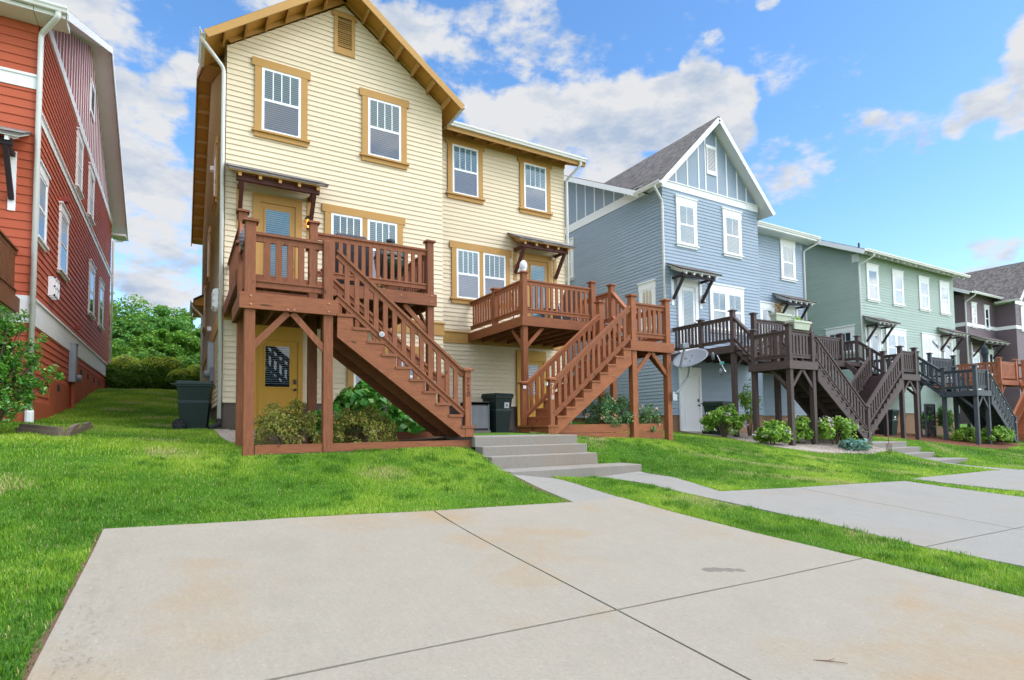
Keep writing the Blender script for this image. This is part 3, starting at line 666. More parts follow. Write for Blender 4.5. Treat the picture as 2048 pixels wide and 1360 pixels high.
gutter(H,(.42,25.9,5.08),(.42,29.1,5.08),(-1,0,0));downspout(H,[(.38,26.1,5.08),(.38,26.1,4.95),(.72,26.1,4.6),(.72,26.1,1.5)])
# ================================================================ brick-red house
H=thing('red_house','brick red clapboard house with white bands and barn red battened gable','house',(-5,20,0))
FR=Frame((0,14.8,0),Xv,Yv);FS=Frame((-2.656,0,0),(0,1,0),(1,0,0))
siding(H,FR,[(-9.5,.5),(-2.656,.5),(-2.656,8.5),(-9.5,8.5)],M['red'],e=.18)
siding(H,FS,[(14.8,.45),(29.4,.45),(29.4,8.8),(14.8,8.8)],M['red'],e=.155,name='side_wall')
fblock(H,'foundation','found_red',FS,(14.75,16.9,-.3,.03,-.9,.62),(16.9,20.2,-.3,.031,-.9,1.22),(20.2,29.42,-.3,.03,-.9,1.95));block(H,'foundation','found_red',(-9.5,-2.7,14.77,15.0,-.9,.5))
for y in (17.8,21.5,23.0,24.5,26.0): fblock(H,'foundation_vent','dark',FS,(y,y+.35,.0,.036,1.0 if y<20 else 1.7,1.16 if y<20 else 1.88))
fblock(H,'band_board','white',FS,(14.78,29.42,0,.03,2.2,2.7),(14.76,29.44,0,.06,2.7,2.75),(14.78,29.42,0,.03,6.5,6.68),(14.76,29.44,0,.06,6.68,6.72),(14.78,29.42,0,.035,8.8,9.05))
block(H,'band_board','white',(-9.5,-2.63,14.765,14.799,7.05,7.3),(-9.5,-2.6,14.74,14.799,7.3,7.35));block(H,'band_board','white',(-9.5,-2.63,14.765,14.799,2.2,2.75));block(H,'band_board','white',(-9.5,-2.63,14.765,14.799,8.5,8.8))
panel_gable(H,FS,[(15.4,9.05),(29.0,9.05),(22.2,12.4)],'red_panel','white',[15.8+.42*i for i in range(32)])
louver(H,FS,22.2,22.9,10.4,11.2,'white')
for a,b,z0,z1 in ((15.0,15.75,4.05,5.4),(17.6,18.5,4.0,5.42),(22.95,23.95,3.9,5.38),(25.6,26.6,3.92,5.38),(19.85,20.6,6.95,8.35),(22.3,23.2,6.95,8.35)):
    window(H,FS,[(a,b)],z0,z1,'slim')
meter(H,FS,19.65,1.35,2.42,1)
mb=MB()
for i in range(3): mb.fbox(FS,16.4,16.95,.12,.15,3.1+.2*i,3.14+.2*i)
for i in range(3): mb.fbox(FS,16.4+.255*i,16.44+.255*i,0,.15,3.1,3.54)
mb.fbox(FS,16.4,16.95,0,.02,3.1,3.54);mb.build('vent_hood',M['vinyl'],H);fblock(H,'vent_cap','red_panel',FS,(20.5,20.62,0,.12,2.95,3.05));fblock(H,'vent_cap','red_panel',FS,(17.7,17.9,0,.15,5.75,5.87))
o=gable_roof(H,'x',(14.25,8.62),(22.2,12.6),(30.2,8.62),-9.5,-2.12,under='white');rake(o,(-2.105,14.25,8.62),(-2.105,22.2,12.6),(-2.105,30.2,8.62),'white',.2)
block(H,'eave_box','gutter',(-2.65,-2.14,14.27,14.78,8.42,8.52),(-9.5,-2.66,14.27,14.78,8.42,8.5));block(H,'eave_box','gutter',(-2.65,-2.14,29.45,30.18,8.42,8.52))
gutter(H,(-9.5,14.25,8.5),(-2.1,14.25,8.5),(0,-1,0));gutter(H,(-9.5,30.2,8.5),(-2.1,30.2,8.5),(0,1,0))
downspout(H,[(-2.25,14.2,8.5),(-2.25,14.2,8.38),(-2.6,14.72,8.22),(-2.6,14.72,.3)],r=.05);mb=MB();mb.lathe((-2.6,14.72,.1),[(.075,0),(.075,.3),(.055,.36)],10);mb.build('drain_boot',M['vinyl'],H)
downspout(H,[(-2.3,30.2,8.5),(-2.3,30.2,8.4),(-2.58,29.47,8.15),(-2.58,29.47,1.8)])
canopy(H,FR,-5.0,-2.72,5.72,.85,'white','brktdk',1.0,'white')
# ================================================================ blue-grey twin house
H=thing('blue_house','blue grey twin house with steep white battened gable','house',(20,19,-.3))
FL=Frame((0,14.73,0),Xv,Yv);FR=Frame((0,15.94,0),Xv,Yv);FS=Frame((14.97,0,0),(0,1,0),(-1,0,0))
siding(H,FL,[(14.97,.33),(20.3,.33),(20.3,8.61),(14.97,8.61)],M['blue'],e=.125);siding(H,FR,[(20.3,.33),(25.2,.33),(25.2,8.4),(20.3,8.4)],M['blue'],e=.125)
siding(H,FS,[(14.73,.33),(29.5,.33),(29.5,8.61),(14.73,8.61)],M['blue'],e=.125,name='side_wall')
block(H,'foundation','found_tan',(15.0,20.27,14.76,15.0,-.9,.33),(20.3,25.17,15.97,16.2,-.9,.33),(15.0,15.3,15.0,29.5,-.9,.33))
fblock(H,'foundation_vent','dark',FS,(16.2,16.6,-.05,-.02,.08,.27))
block(H,'frieze_board','white',(14.94,20.33,14.70,14.729,8.61,8.86),(14.92,20.35,14.67,14.729,8.86,8.9));fblock(H,'frieze_board','white',FS,(14.71,29.5,0,.03,8.61,8.95))
panel_gable(H,FL,[(15.0,8.9),(20.27,8.9),(17.62,11.55)],'blue_panel','white',[15.7,16.3,16.92,17.3,17.94,18.5,19.1,19.65])
louver(H,FL,17.4,17.84,9.75,10.62,'white',.04,.04)
panel_gable(H,FS,[(16.3,8.95),(29.2,8.95),(22.8,12.25)],'blue_panel','white',[16.7+.62*i for i in range(20)])
window(H,FL,[(15.76,16.58)],6.64,8.12,'white');window(H,FL,[(18.29,19.11)],6.64,8.12,'white');window(H,FR,[(23.62,24.44)],6.6,8.09,'white')
window(H,FL,[(17.42,18.2),(18.33,19.11)],3.6,5.05,'white');window(H,FR,[(21.15,21.9),(22.02,22.77)],3.6,5.05,'white')
window(H,FS,[(15.25,15.85)],3.55,5.0,'white','none',mun=2);window(H,FS,[(20.2,21.0)],6.55,8.0,'white')
door(H,FL,15.74,16.5,2.6,5.05,'full','white','white',head=.3);door(H,FR,23.5,24.26,2.6,5.05,'full','white','white',head=.3)
door(H,FL,15.66,16.58,-.24,1.79,'panel','white','white',head=.28,cas=.1)
canopy(H,FL,15.1,17.1,5.42,.8,'white','brktdk',.85,'white','shingle');canopy(H,FR,22.85,24.85,5.42,.8,'white','brktdk',.85,'white','shingle')
wall_lamp(H,FL,16.9,4.7);wall_lamp(H,FR,24.5,4.7)
o=gable_roof(H,'y',(14.5,8.6),(17.62,11.75),(20.75,8.6),14.28,15.7,under='white');rake(o,(14.5,14.26,8.6),(17.62,14.26,11.75),(20.75,14.26,8.6),'white',.24)
gable_roof(H,'y',(15.1,9.205),(17.62,11.73),(20.1,9.235),15.71,22,under='white')
o=gable_roof(H,'x',(15.4,8.62),(22.8,12.45),(30.1,8.62),14.48,25.7,under='white');rake(o,(14.46,15.4,8.62),(14.46,22.8,12.45),(14.46,30.1,8.62),'white',.22)
gutter(H,(14.5,14.28,8.47),(14.5,15.6,8.47),(-1,0,0));gutter(H,(20.75,14.28,8.47),(20.75,15.4,8.47),(1,0,0));gutter(H,(20.9,15.4,8.5),(25.7,15.4,8.5),(0,-1,0))
block(H,'eave_box','white',(20.35,25.65,15.42,15.93,8.4,8.49));block(H,'fascia','white',(20.8,25.68,15.36,15.42,8.42,8.6))
downspout(H,[(14.42,14.5,8.5),(14.42,14.5,8.38),(14.93,14.68,8.05),(14.93,14.68,.1)]);downspout(H,[(20.85,15.3,8.5),(20.85,15.3,8.38),(20.4,15.88,8.1),(20.4,15.88,5.8)]);downspout(H,[(25.55,15.3,8.5),(25.55,15.3,8.35),(25.22,15.88,8.05),(25.22,15.88,0)])
for x in (21.5,25.2,):
    mb=MB();mb.tube([(x,18.6,10.2),(x,18.6,10.75)],.05,8);mb.build('vent_pipe',M['blackm'],H)
mb=MB();mb.tube([(14.9,23,12.3),(14.9,23,13.1)],.05,8);mb.build('vent_pipe',M['blackm'],H)
mb=MB();mb.tube([FS.pt(15.45,.03,.75),FS.pt(15.45,.12,.7),FS.pt(15.5,.14,.3),FS.pt(15.4,.1,-.15)],.018,8);mb.build('garden_hose',M['hose'],H)
# ================================================================ sage-green twin house
H=thing('green_house','sage green twin house with four upper windows under one long eave','house',(34,20,-.6))
FG=Frame((0,15.33,0),Xv,Yv);FS=Frame((28.75,0,0),(0,1,0),(-1,0,0))
siding(H,FG,[(28.75,.43),(38.6,.43),(38.6,8.48),(28.75,8.48)],M['green'],e=.14);siding(H,FS,[(15.33,.43),(29.5,.43),(29.5,8.3),(22.4,11.9),(15.33,8.3)],M['green'],e=.14,name='side_wall')
block(H,'foundation','found_tan',(28.78,38.57,15.36,15.6,-1.4,.43),(28.78,29.1,15.6,29.5,-1.4,.43))
for x in (29.4,31.0,32.3,34.0): block(H,'foundation_vent','dark',(x,x+.4,15.34,15.4,.2,.38))
for c in (29.95,32.38,35.1,37.42): window(H,FG,[(c-.41,c+.41)],6.12,7.62,'white',mun=0)
window(H,FG,[(31.1,31.9),(32.0,32.8)],3.1,4.5,'white');window(H,FG,[(34.75,35.55),(35.65,36.45)],3.1,4.5,'white')
door(H,FG,29.5,30.26,2.1,4.42,'full','white','white',head=.26);door(H,FG,37.1,37.86,2.1,4.42,'full','white','white',head=.26)
window(H,FS,[(15.75,16.9)],3.5,4.5,'white','none',mun=3)
canopy(H,FG,28.9,30.85,4.85,.8,'white','brktdk',.85,'white','shingle');canopy(H,FG,36.4,38.35,4.85,.8,'white','brktdk',.85,'white','shingle')
wall_lamp(H,FG,36.75,4.05)
M['soffit_y']=pmat('yellowed soffit',srgb(206,196,140),.6,.1,3)
o=gable_roof(H,'x',(14.75,8.32),(22.4,12.1),(30,8.32),28.3,39.1,under='soffit_y');rake(o,(28.28,14.75,8.32),(28.28,22.4,12.1),(28.28,30,8.32),'white',.24)
for i in range(18):
    x=28.5+i*.6;mb=MB();mb.prism([(x,14.8,8.22),(x,15.31,8.48),(x,15.31,8.3),(x,14.8,8.1)],(.055,0,0));mb.build('rafter_tail',M['white'],o)
gutter(H,(28.3,14.75,8.2),(39.1,14.75,8.2),(0,-1,0));fblock(H,'frieze_board','white',FS,(15.3,15.6,0,.03,7.9,8.3))
downspout(H,[(29.0,14.68,8.2),(29.0,14.68,8.05),(28.72,15.27,7.7),(28.72,15.27,0)])
for x in (33.0,):
    mb=MB();mb.tube([(x,17.5,9.5),(x,17.5,10.1)],.05,8);mb.build('vent_pipe',M['blackm'],H)
# ================================================================ plum-grey house
H=thing('plum_house','plum grey clapboard house with brown shingle roof, last in the row','house',(47,20,-.8))
FP=Frame((0,16.2,0),Xv,Yv);F2=Frame((0,15.13,0),Xv,Yv);FS=Frame((46.49,0,0),(0,1,0),(-1,0,0));F3=Frame((42.2,0,0),(0,1,0),(-1,0,0))
siding(H,FP,[(42.2,-.2),(46.49,-.2),(46.49,8.08),(42.2,8.08)],M['purple'],e=.16);siding(H,F2,[(46.49,-.2),(52,-.2),(52,7.6),(46.49,7.6)],M['purple'],e=.16)
siding(H,FS,[(15.13,-.2),(16.2,-.2),(16.2,7.6),(15.13,7.6)],M['purple'],e=.16,name='side_wall');siding(H,F3,[(16.2,-.2),(29,-.2),(29,7.9),(16.2,7.9)],M['purple'],e=.16,name='side_wall')
block(H,'foundation','found',(42.25,46.4,16.22,16.4,-1.6,-.2),(46.5,52,15.16,15.4,-1.6,-.2))
block(H,'band_board','white',(42.17,46.49,16.165,16.199,5.9,6.14),(46.46,52,15.095,15.129,5.9,6.12),(46.455,46.489,15.1,16.17,5.9,6.12),(42.165,42.199,16.17,29,5.9,6.14))
siding(H,F2,[(46.49,7.6),(52,7.6),(49.2,10.4)],M['purple'],e=.16)
block(H,'frieze_board','white',(46.46,52,15.09,15.129,7.5,7.75))
window(H,FP,[(43.12,43.6)],5.95,7.25,'slim','none');window(H,FP,[(44.95,45.43)],5.95,7.25,'slim','none');window(H,F2,[(47.35,48.0)],5.85,7.2,'slim')
window(H,FP,[(44.6,45.1),(45.2,45.7)],3.0,4.35,'slim','none');window(H,F3,[(16.7,17.7)],2.9,4.2,'slim','none')
door(H,FP,42.9,43.6,2.0,4.1,'full','white','white',head=.2);canopy(H,FP,42.6,46.0,4.95,.9,'white','brktdk',.9,'white','shingle')
o=gable_roof(H,'x',(15.7,7.98),(22.4,11.2),(29.5,7.98),41.7,52.6,under='white');gutter(H,(42.0,15.7,7.86),(46.3,15.7,7.86),(0,-1,0));rake(o,(41.68,15.7,7.98),(41.68,22.4,11.2),(41.68,29.5,7.98),'white',.22)
o=gable_roof(H,'y',(46.05,7.75),(49.2,10.72),(52.4,7.75),14.7,20.5,under='white',sh='shingle');rake(o,(46.05,14.68,7.75),(49.2,14.68,10.72),(52.4,14.68,7.75),'white',.24)
gutter(H,(46.05,14.7,7.62),(46.05,16.0,7.62),(-1,0,0));downspout(H,[(42.3,15.65,7.9),(42.3,15.65,7.75),(42.17,16.14,7.4),(42.17,16.14,-1)])
mb=MB();mb.tube([(44.5,18,9.1),(44.5,18,9.7)],.07,8);mb.build('vent_pipe',M['vinyl'],H)
# ---------------------------------------------------------------- decks
def cap_on(o,x,y,z,w,mat):
    mb=MB();a=w/2+.035;mb.box(x-a,x+a,y-a,y+a,z,z+.035);b=w/2+.012
    mb.hexa([(x-a+.006,y-a+.006,z+.035),(x+a-.006,y-a+.006,z+.035),(x+a-.006,y+a-.006,z+.035),(x-a+.006,y+a-.006,z+.035),(x-b*.5,y-b*.5,z+.06),(x+b*.5,y-b*.5,z+.06),(x+b*.5,y+b*.5,z+.06),(x-b*.5,y+b*.5,z+.06)])
    mb.build('post_cap',mat,o)
def post(P,x,y,z0,z1,mat,w=.14,cap=True):
    mb=MB();a=w/2;mb.box(x-a,x+a,y-a,y+a,z0,z1);o=mb.build('post',mat,P,bevel=.008)
    if cap: cap_on(o,x,y,z1,w,mat)
    return o
def railing(P,p,q,mat,htop,hlow,n=None,bw=.075,sp=.15,name='railing',side=(0,-1,0),bh=None,tilt=None):
    """p,q: foot points on the walking surface; rails at hlow and htop above, balusters between"""
    p=Vector(p);q=Vector(q);z=Vector((0,0,1));mb=MB();d=q-p;L=math.hypot(d.x,d.y);dh=Vector((d.x,d.y,0)).normalized();nrm=dh.cross(z)
    mb.bar(p+z*(htop-.02),q+z*(htop-.02),.1,.04,z);mb.bar(p+z*(htop-.085),q+z*(htop-.085),.04,.09,z)
    mb.bar(p+z*hlow,q+z*hlow,.045,.09,z);mb.bar(p+z*(hlow+.05),q+z*(hlow+.05),.085,.03,z)
    n=n or max(1,int(round(L/sp))-1);s=Vector(side)
    for i in range(n):
        t=(i+1)/(n+1);c=p+d*t;a=dh*(bw/2);k=d.z/L*bw/2
        b0=hlow-.03;b1=htop-.045
        A=[c-a,c+a]
        off=nrm*.0
        mb.hexa([A[0]+z*(b0-k)-nrm*.018,A[1]+z*(b0+k)-nrm*.018,A[1]+z*(b0+k)+nrm*.018,A[0]+z*(b0-k)+nrm*.018,A[0]+z*(b1-k)-nrm*.018,A[1]+z*(b1+k)-nrm*.018,A[1]+z*(b1+k)+nrm*.018,A[0]+z*(b1-k)+nrm*.018])
    return mb.build(name,mat,P)
def deck(name,label,xo,s,Yl,Ym,Yw,m0,m1,zm,zl,zb,mk,inner=1.36,group='timber stair decks along the row of houses',rise=.19,run=.228,lw=1.33,ld=1.37,bolts=False,midpost=True):
    mat=M[mk];X=lambda u:xo+s*u
    D=thing(name,label,'deck',(X(1.8),(Yl+Yw)/2,gz(X(1.8),Yl)),group)
    def bx(nm,u0,u1,y0,y1,z0,z1,par=None):
        mb=MB();mb.box(X(u0),X(u1),y0,y1,z0,z1);return mb.build(nm,mat,par or D)
    def floor(u0,u1,y0,y1,z,nm):
        mb=MB();n=max(2,int((y1-y0)/.146));w=(y1-y0)/n
        for i in range(n): mb.box(X(u0),X(u1),y0+w*i+.003,y0+w*(i+1)-.003,z-.035,z)
        o=mb.build(nm,mat,D)
        k=max(2,int(abs(u1-u0)/.42))
        for i in range(1,k): 
            x=X(u0+(u1-u0)*i/k);mb=MB();mb.box(x-.02,x+.02,y0+.05,y1-.05,z-.225,z-.036);mb.build('joist',mat,o)
        return o
    G=lambda u,y:gz(X(u),y)-.12
    # landing
    l0,l1,y0,y1=0,lw,Yl,Yl+ld
    floor(.0,lw-.0,Yl+.045,y1-.045,zl,'landing_floor')
    r=bx('rim_board',-.015,lw+.015,Yl,Yl+.042,zl-.225,zl+.005);bx('rim_board',-.015,lw+.015,y1-.042,y1,zl-.225,zl-.0)
    bx('rim_board',-.014,.028,Yl+.042,y1-.042,zl-.225,zl+.004);bx('rim_board',lw-.028,lw+.014,Yl+.042,y1-.042,zl-.225,zl-.002)
    if bolts:
        for u,z in ((.13,-.05),(.13,-.17),(.62,-.205),(.71,-.2),(1.2,-.06),(1.2,-.18)):
            mb=MB();mb.lathe((X(u),Yl,zl+z),[(.017,0),(.017,.006),(.009,.012),(.001,.013)],10,(0,-1,0));mb.build('bolt',M['bolt'],r)
    pu=(.125,lw-.125);yf=Yl+.042+.07;yr=y1-.042-.07;hr=.9
    pf=post(D,X(pu[0]),yf,G(pu[0],yf),zl+1.03,mat);post(D,X(pu[1]),yf,G(pu[1],yf),zl+(hr+.02 if s>0 else 1.03),mat,cap=s<0)
    post(D,X(pu[0]),yr,G(pu[0],yr),zl+1.03,mat);post(D,X(pu[1]),yr,G(pu[1],yr),zl+1.1,mat)
    railing(D,(X(pu[0])+s*.07,yf,zl),(X(pu[1])-s*.07,yf,zl),mat,hr,.15,5,.085)
    railing(D,(X(pu[0]),yf+.07,zl),(X(pu[0]),yr-.07,zl),mat,hr,.15,5,.085)
    for a,b in (((pu[0],zl-.8),(lw*.5-.03,zl-.235)),((pu[1],zl-.8),(lw*.5+.03,zl-.235))):
        mb=MB();mb.bar((X(a[0]),yf-.03,a[1]),(X(b[0]),yf-.03,b[1]),.04,.09,(0,0,1));mb.build('brace',mat,D)
    mb=MB();mb.bar((X(pu[0]),yf,zl-.8),(X(pu[0]),(yf+yr)/2,zl-.23),.04,.09,(0,0,1));mb.build('brace',mat,D)
    # main deck
    floor(m0,m1,Ym+.045,Yw-.02,zm,'deck_floor')
    r=bx('rim_board',m0-.015,m1+.015,Ym,Ym+.042,zm-.235,zm+.005);bx('rim_board',m0-.014,m0+.028,Ym+.042,Yw-.02,zm-.235,zm+.004);bx('rim_board',m1-.028,m1+.014,Ym+.042,Yw-.02,zm-.235,zm+.004)
    if bolts:
        for u,z in ((m1-.1,-.03),(m1-.1,-.16),(m1-.75,-.09)):
            mb=MB();mb.lathe((X(u),Ym,zm+z),[(.017,0),(.017,.006),(.009,.012),(.001,.013)],10,(0,-1,0));mb.build('bolt',M['bolt'],r)
    ym=Ym+.042+.07
    a0,a1=m0+.1,m1-.1
    for u in (a0,a1): post(D,X(u),ym,G(u,ym),zm+1.1,mat)
    post(D,X(inner),ym,zm-.22,zm+1.1,mat)
    hm=.95
    railing(D,(X(inner)+s*.07,ym,zm),(X(a1)-s*.07,ym,zm),mat,hm,.16)
    yb=(ym+Yw)/2
    for u in (a0,a1):
        if midpost: post(D,X(u),yb,zm-.2,zm+1.0,mat);railing(D,(X(u),ym+.07,zm),(X(u),yb-.07,zm),mat,hm,.16);railing(D,(X(u),yb+.07,zm),(X(u),Yw-.03,zm),mat,hm,.16)
        else: railing(D,(X(u),ym+.07,zm),(X(u),Yw-.03,zm),mat,hm,.16)
    for u,v in ((a1,a1-.55),(a0,a0+.55)):
        mb=MB();mb.bar((X(u),ym,zm-.8),(X(v),ym,zm-.24),.04,.09,(0,0,1));mb.build('brace',mat,D)
    mb=MB();mb.bar((X(a1 if s>0 else a1),ym+.06,zm-.75),(X(a1),ym+.6,zm-.24),.04,.09,(0,0,1));mb.build('brace',mat,D)
    # short flight from landing up to the main deck
    k=max(2,int(round((zm-zl)/rise)));rr=(zm-zl)/k;gap=Ym-y1
    for i in range(k-1):
        ya=y1+gap*i/(k-1);yb2=y1+gap*(i+1)/(k-1);bx('tread',max(m0,.05)+.06,inner-.1,ya-.02,yb2+.01,zl+rr*(i+1)-.04,zl+rr*(i+1))
    uo=max(m0,0)+.06
    mb=MB();mb.prism([(X(uo),y1-.02,zl-.2),(X(uo),Ym,zm-.24),(X(uo),Ym,zm-.0),(X(uo),y1-.02,zl+.02)],(s*.04,0,0));mb.build('stringer',mat,D)
    mb=MB();mb.prism([(X(inner-.1),y1-.02,zl-.2),(X(inner-.1),Ym,zm-.24),(X(inner-.1),Ym,zm-.0),(X(inner-.1),y1-.02,zl+.02)],(s*.04,0,0));mb.build('stringer',mat,D)
    railing(D,(X(pu[0]),yr+.07,zl+.05),(X(a0),ym-.07,zm),mat,.92,.18,4,.075)
    # main stair
    n=int(round((zl-zb)/rise));rs=(zl-zb)/n;nt=n-1;ub=lw+nt*run
    ya,yb3=Yl+.01,Yl+1.22
    for i in range(nt):
        zt=zl-rs*(i+1);u=lw+run*i
        bx('tread',u-.005,u+run+.03,ya-.02,yb3+.02,zt-.04,zt);bx('riser',u,u+.02,ya+.03,yb3-.03,zt+.002,zt+rs-.04)
    bx('riser',ub-.02,ub,ya+.03,yb3-.03,zb,zb+rs-.04)
    for y in (ya,(ya+yb3)/2,yb3-.04):
        pl=[]
        for i in range(nt):
            zt=zl-rs*(i+1)-.04;u=lw+run*i;pl+=[(X(u+.002),y,zt),(X(u+run-.0),y,zt)]
        pl+=[(X(ub),y,zb+.0),(X(ub-.22),y,zb),(X(lw),y,zl-rs-.36)]
        mb=MB();mb.prism(pl,(0,.04,0));mb.build('stringer',mat,D)
    bx('base_board',ub-.30,ub+.03,ya-.025,yb3+.025,zb-.02,zb+rs-.045) if False else None
    newels=[]
    for y in (Yl+.06,Yl+1.16):
        o=post(D,X(ub-.1),y,zb,zb+1.12,mat,.115);newels.append(o)
        top=(X(lw-.04) ,y,zl-.09);foot=(X(ub-.16),y,zb+.07)
        p=Vector((X(lw+.0),y,zl-.1));q=Vector((X(ub-.16),y,zb+rs*.35+.165))
        railing(D,p,q,mat,.90,.16,13 if nt<11 else 15,.075)
    grain(D)
    return D,newels,X,ub
def digits(parent,txt,x,y,z0,size,mat,dz=.105):
    for i,ch in enumerate(txt):
        cu=bpy.data.curves.new('digit','FONT');cu.body=ch;cu.size=size;cu.extrude=.004;cu.align_x='CENTER'
        ob=bpy.data.objects.new('digit_tmp',cu);COL.objects.link(ob);bpy.context.view_layer.update()
        me=bpy.data.meshes.new_from_object(ob.evaluated_get(bpy.context.evaluated_depsgraph_get()));bpy.data.objects.remove(ob)
        me.transform(Matrix.Translation(Vector((x,y,z0-dz*i))-ORG[parent])@Matrix.Rotation(R(90),4,'X'));me.name='house_number'
        me.materials.clear();link('house_number',me,mat,parent)
M['num_dark']=pmat('dark bronze numerals',(.05,.035,.03),.4,.05,metal=.3);M['num_light']=pmat('pale numerals',srgb(205,190,180),.4,.05)
D720,nw,X,ub=deck('wooden_deck','red brown timber deck and stair whose newel bears the dark number 720',.71,1,8.7,10.82,13.98,.1,3.82,2.72,1.925,-.175,'brown',1.4,bolts=True,midpost=False)
digits(nw[0],'720',X(ub-.1),8.7-.002,.74,.13,M['num_dark'],.115)
mb=MB();mb.lathe((2.72,8.70,1.46),[(.042,0),(.042,.015),(.036,.018),(.001,.018)],20,(0,-1,0));pq=mb.build('plaque',M['dishm'] if 'dishm' in M else M['gutter'],D720);mb=MB();mb.lathe((2.72,8.681,1.46),[(.027,0),(.034,.003),(.001,.003)],20,(0,-1,0));mb.build('plaque_face',M['screenm'] if 'screenm' in M else M['steel'],pq)
D718,nw,X,ub=deck('wooden_deck','russet timber deck and stair whose newel bears the pale number 718',10.15,-1,9.72,11.95,15.06,-.2,2.84,2.73,1.915,-.175,'brown2',.58)
digits(nw[0],'718',X(ub-.1),9.72-.002,.78,.135,M['num_light'],.12)
for o,y in ((nw[1],10.88),(nw[0],9.78)):
    mb=MB();mb.box(X(ub-.1)-.04,X(ub-.1)+.03,y-.075,y-.06,.83,.9) if y>10 else mb.box(X(ub)-.0+.0,X(ub)-.02,y-.04,y+.03,.83,.9)
    mb.build('step_light',M['label'],o)
deck('wooden_deck','dark brown weathered deck and stair with planters on its rails',14.92,1,9.92,12.0,14.71,.28,4.6,2.5,1.77,-.66,'dkbrown',1.42)
deck('wooden_deck','dark brown deck whose stair rises beyond the planter deck, by the blue house end',24.85,-1,11.1,13.2,15.92,.1,3.82,2.5,1.8,-.66,'dkbrown',1.4)
DS,nw,X,ub=deck('wooden_deck','slate painted deck and stair in front of the sage green house',28.7,1,10.72,12.9,15.31,.1,3.82,2.03,1.27,-1.0,'slate',1.4,midpost=False)
for i in range(8):
    t=i/7;mb=MB();mb.lathe((X(1.15+2.5*t),10.74,1.27+.75-2.1*t),[(.02,0),(.02,.02),(.001,.03)],8,(0,-1,0));mb.build('string_light',M['label'],DS)
deck('wooden_deck','orange stained deck and stair at the far end of the sage green house',38.7,-1,10.6,12.25,15.31,.0,3.1,2.03,1.22,-1.0,'orange',1.1,midpost=False)
# red house deck, only its corner shows
D=thing('wooden_deck','weathered brown deck corner on the brick red house','deck',(-4.5,13,0),'timber stair decks along the row of houses')
M['wbrown']=woodmat('weathered brown timber',srgb(112,72,46),(.3,.22,.14),.5)
mb=MB();mb.box(-6.5,-2.85,11.2,14.78,2.62,2.66);mb.build('deck_floor',M['wbrown'],D)
mb=MB();mb.box(-2.85,-2.81,11.2,14.78,2.36,2.67);mb.build('rim_board',M['wbrown'],D);mb=MB();mb.box(-6.5,-2.85,11.16,11.2,2.36,2.67);mb.build('rim_board',M['wbrown'],D)
railing(D,(-2.9,11.3,2.66),(-2.9,14.75,2.66),M['wbrown'],1.0,.12,22,.1)
for x,y in ((-2.92,11.28),(-6.4,11.28)): post(D,x,y,gz(x,y)-.1,3.8,M['wbrown'])
# timber edging
def edging(label,boards,mk):
    t=thing('timber_edging',label,'edging',boards[0][0])
    for (a,b,z0,z1) in boards:
        mb=MB();mb.bar((a[0],a[1],(z0+z1)/2),(b[0],b[1],(z0+z1)/2),.05,z1-z0,(0,0,1));mb.build('board',M[mk],t)
    grain(t)
edging('long red brown planter board from the deck post to the concrete steps',[((.92,8.79,0),(4.29,8.79,0),-.46,-.225),((2.6,10.2,0),(4.28,10.2,0),-.3,-.08)],'brown')
edging('double height russet planter boards behind the rose bush',[((6.6,9.86,0),(8.78,9.86,0),-.16,.02),((6.6,9.858,0),(8.78,9.858,0),-.5,-.17),((8.95,9.86,0),(9.85,9.86,0),-.16,.02),((8.95,9.858,0),(9.85,9.858,0),-.5,-.17)],'brown2')
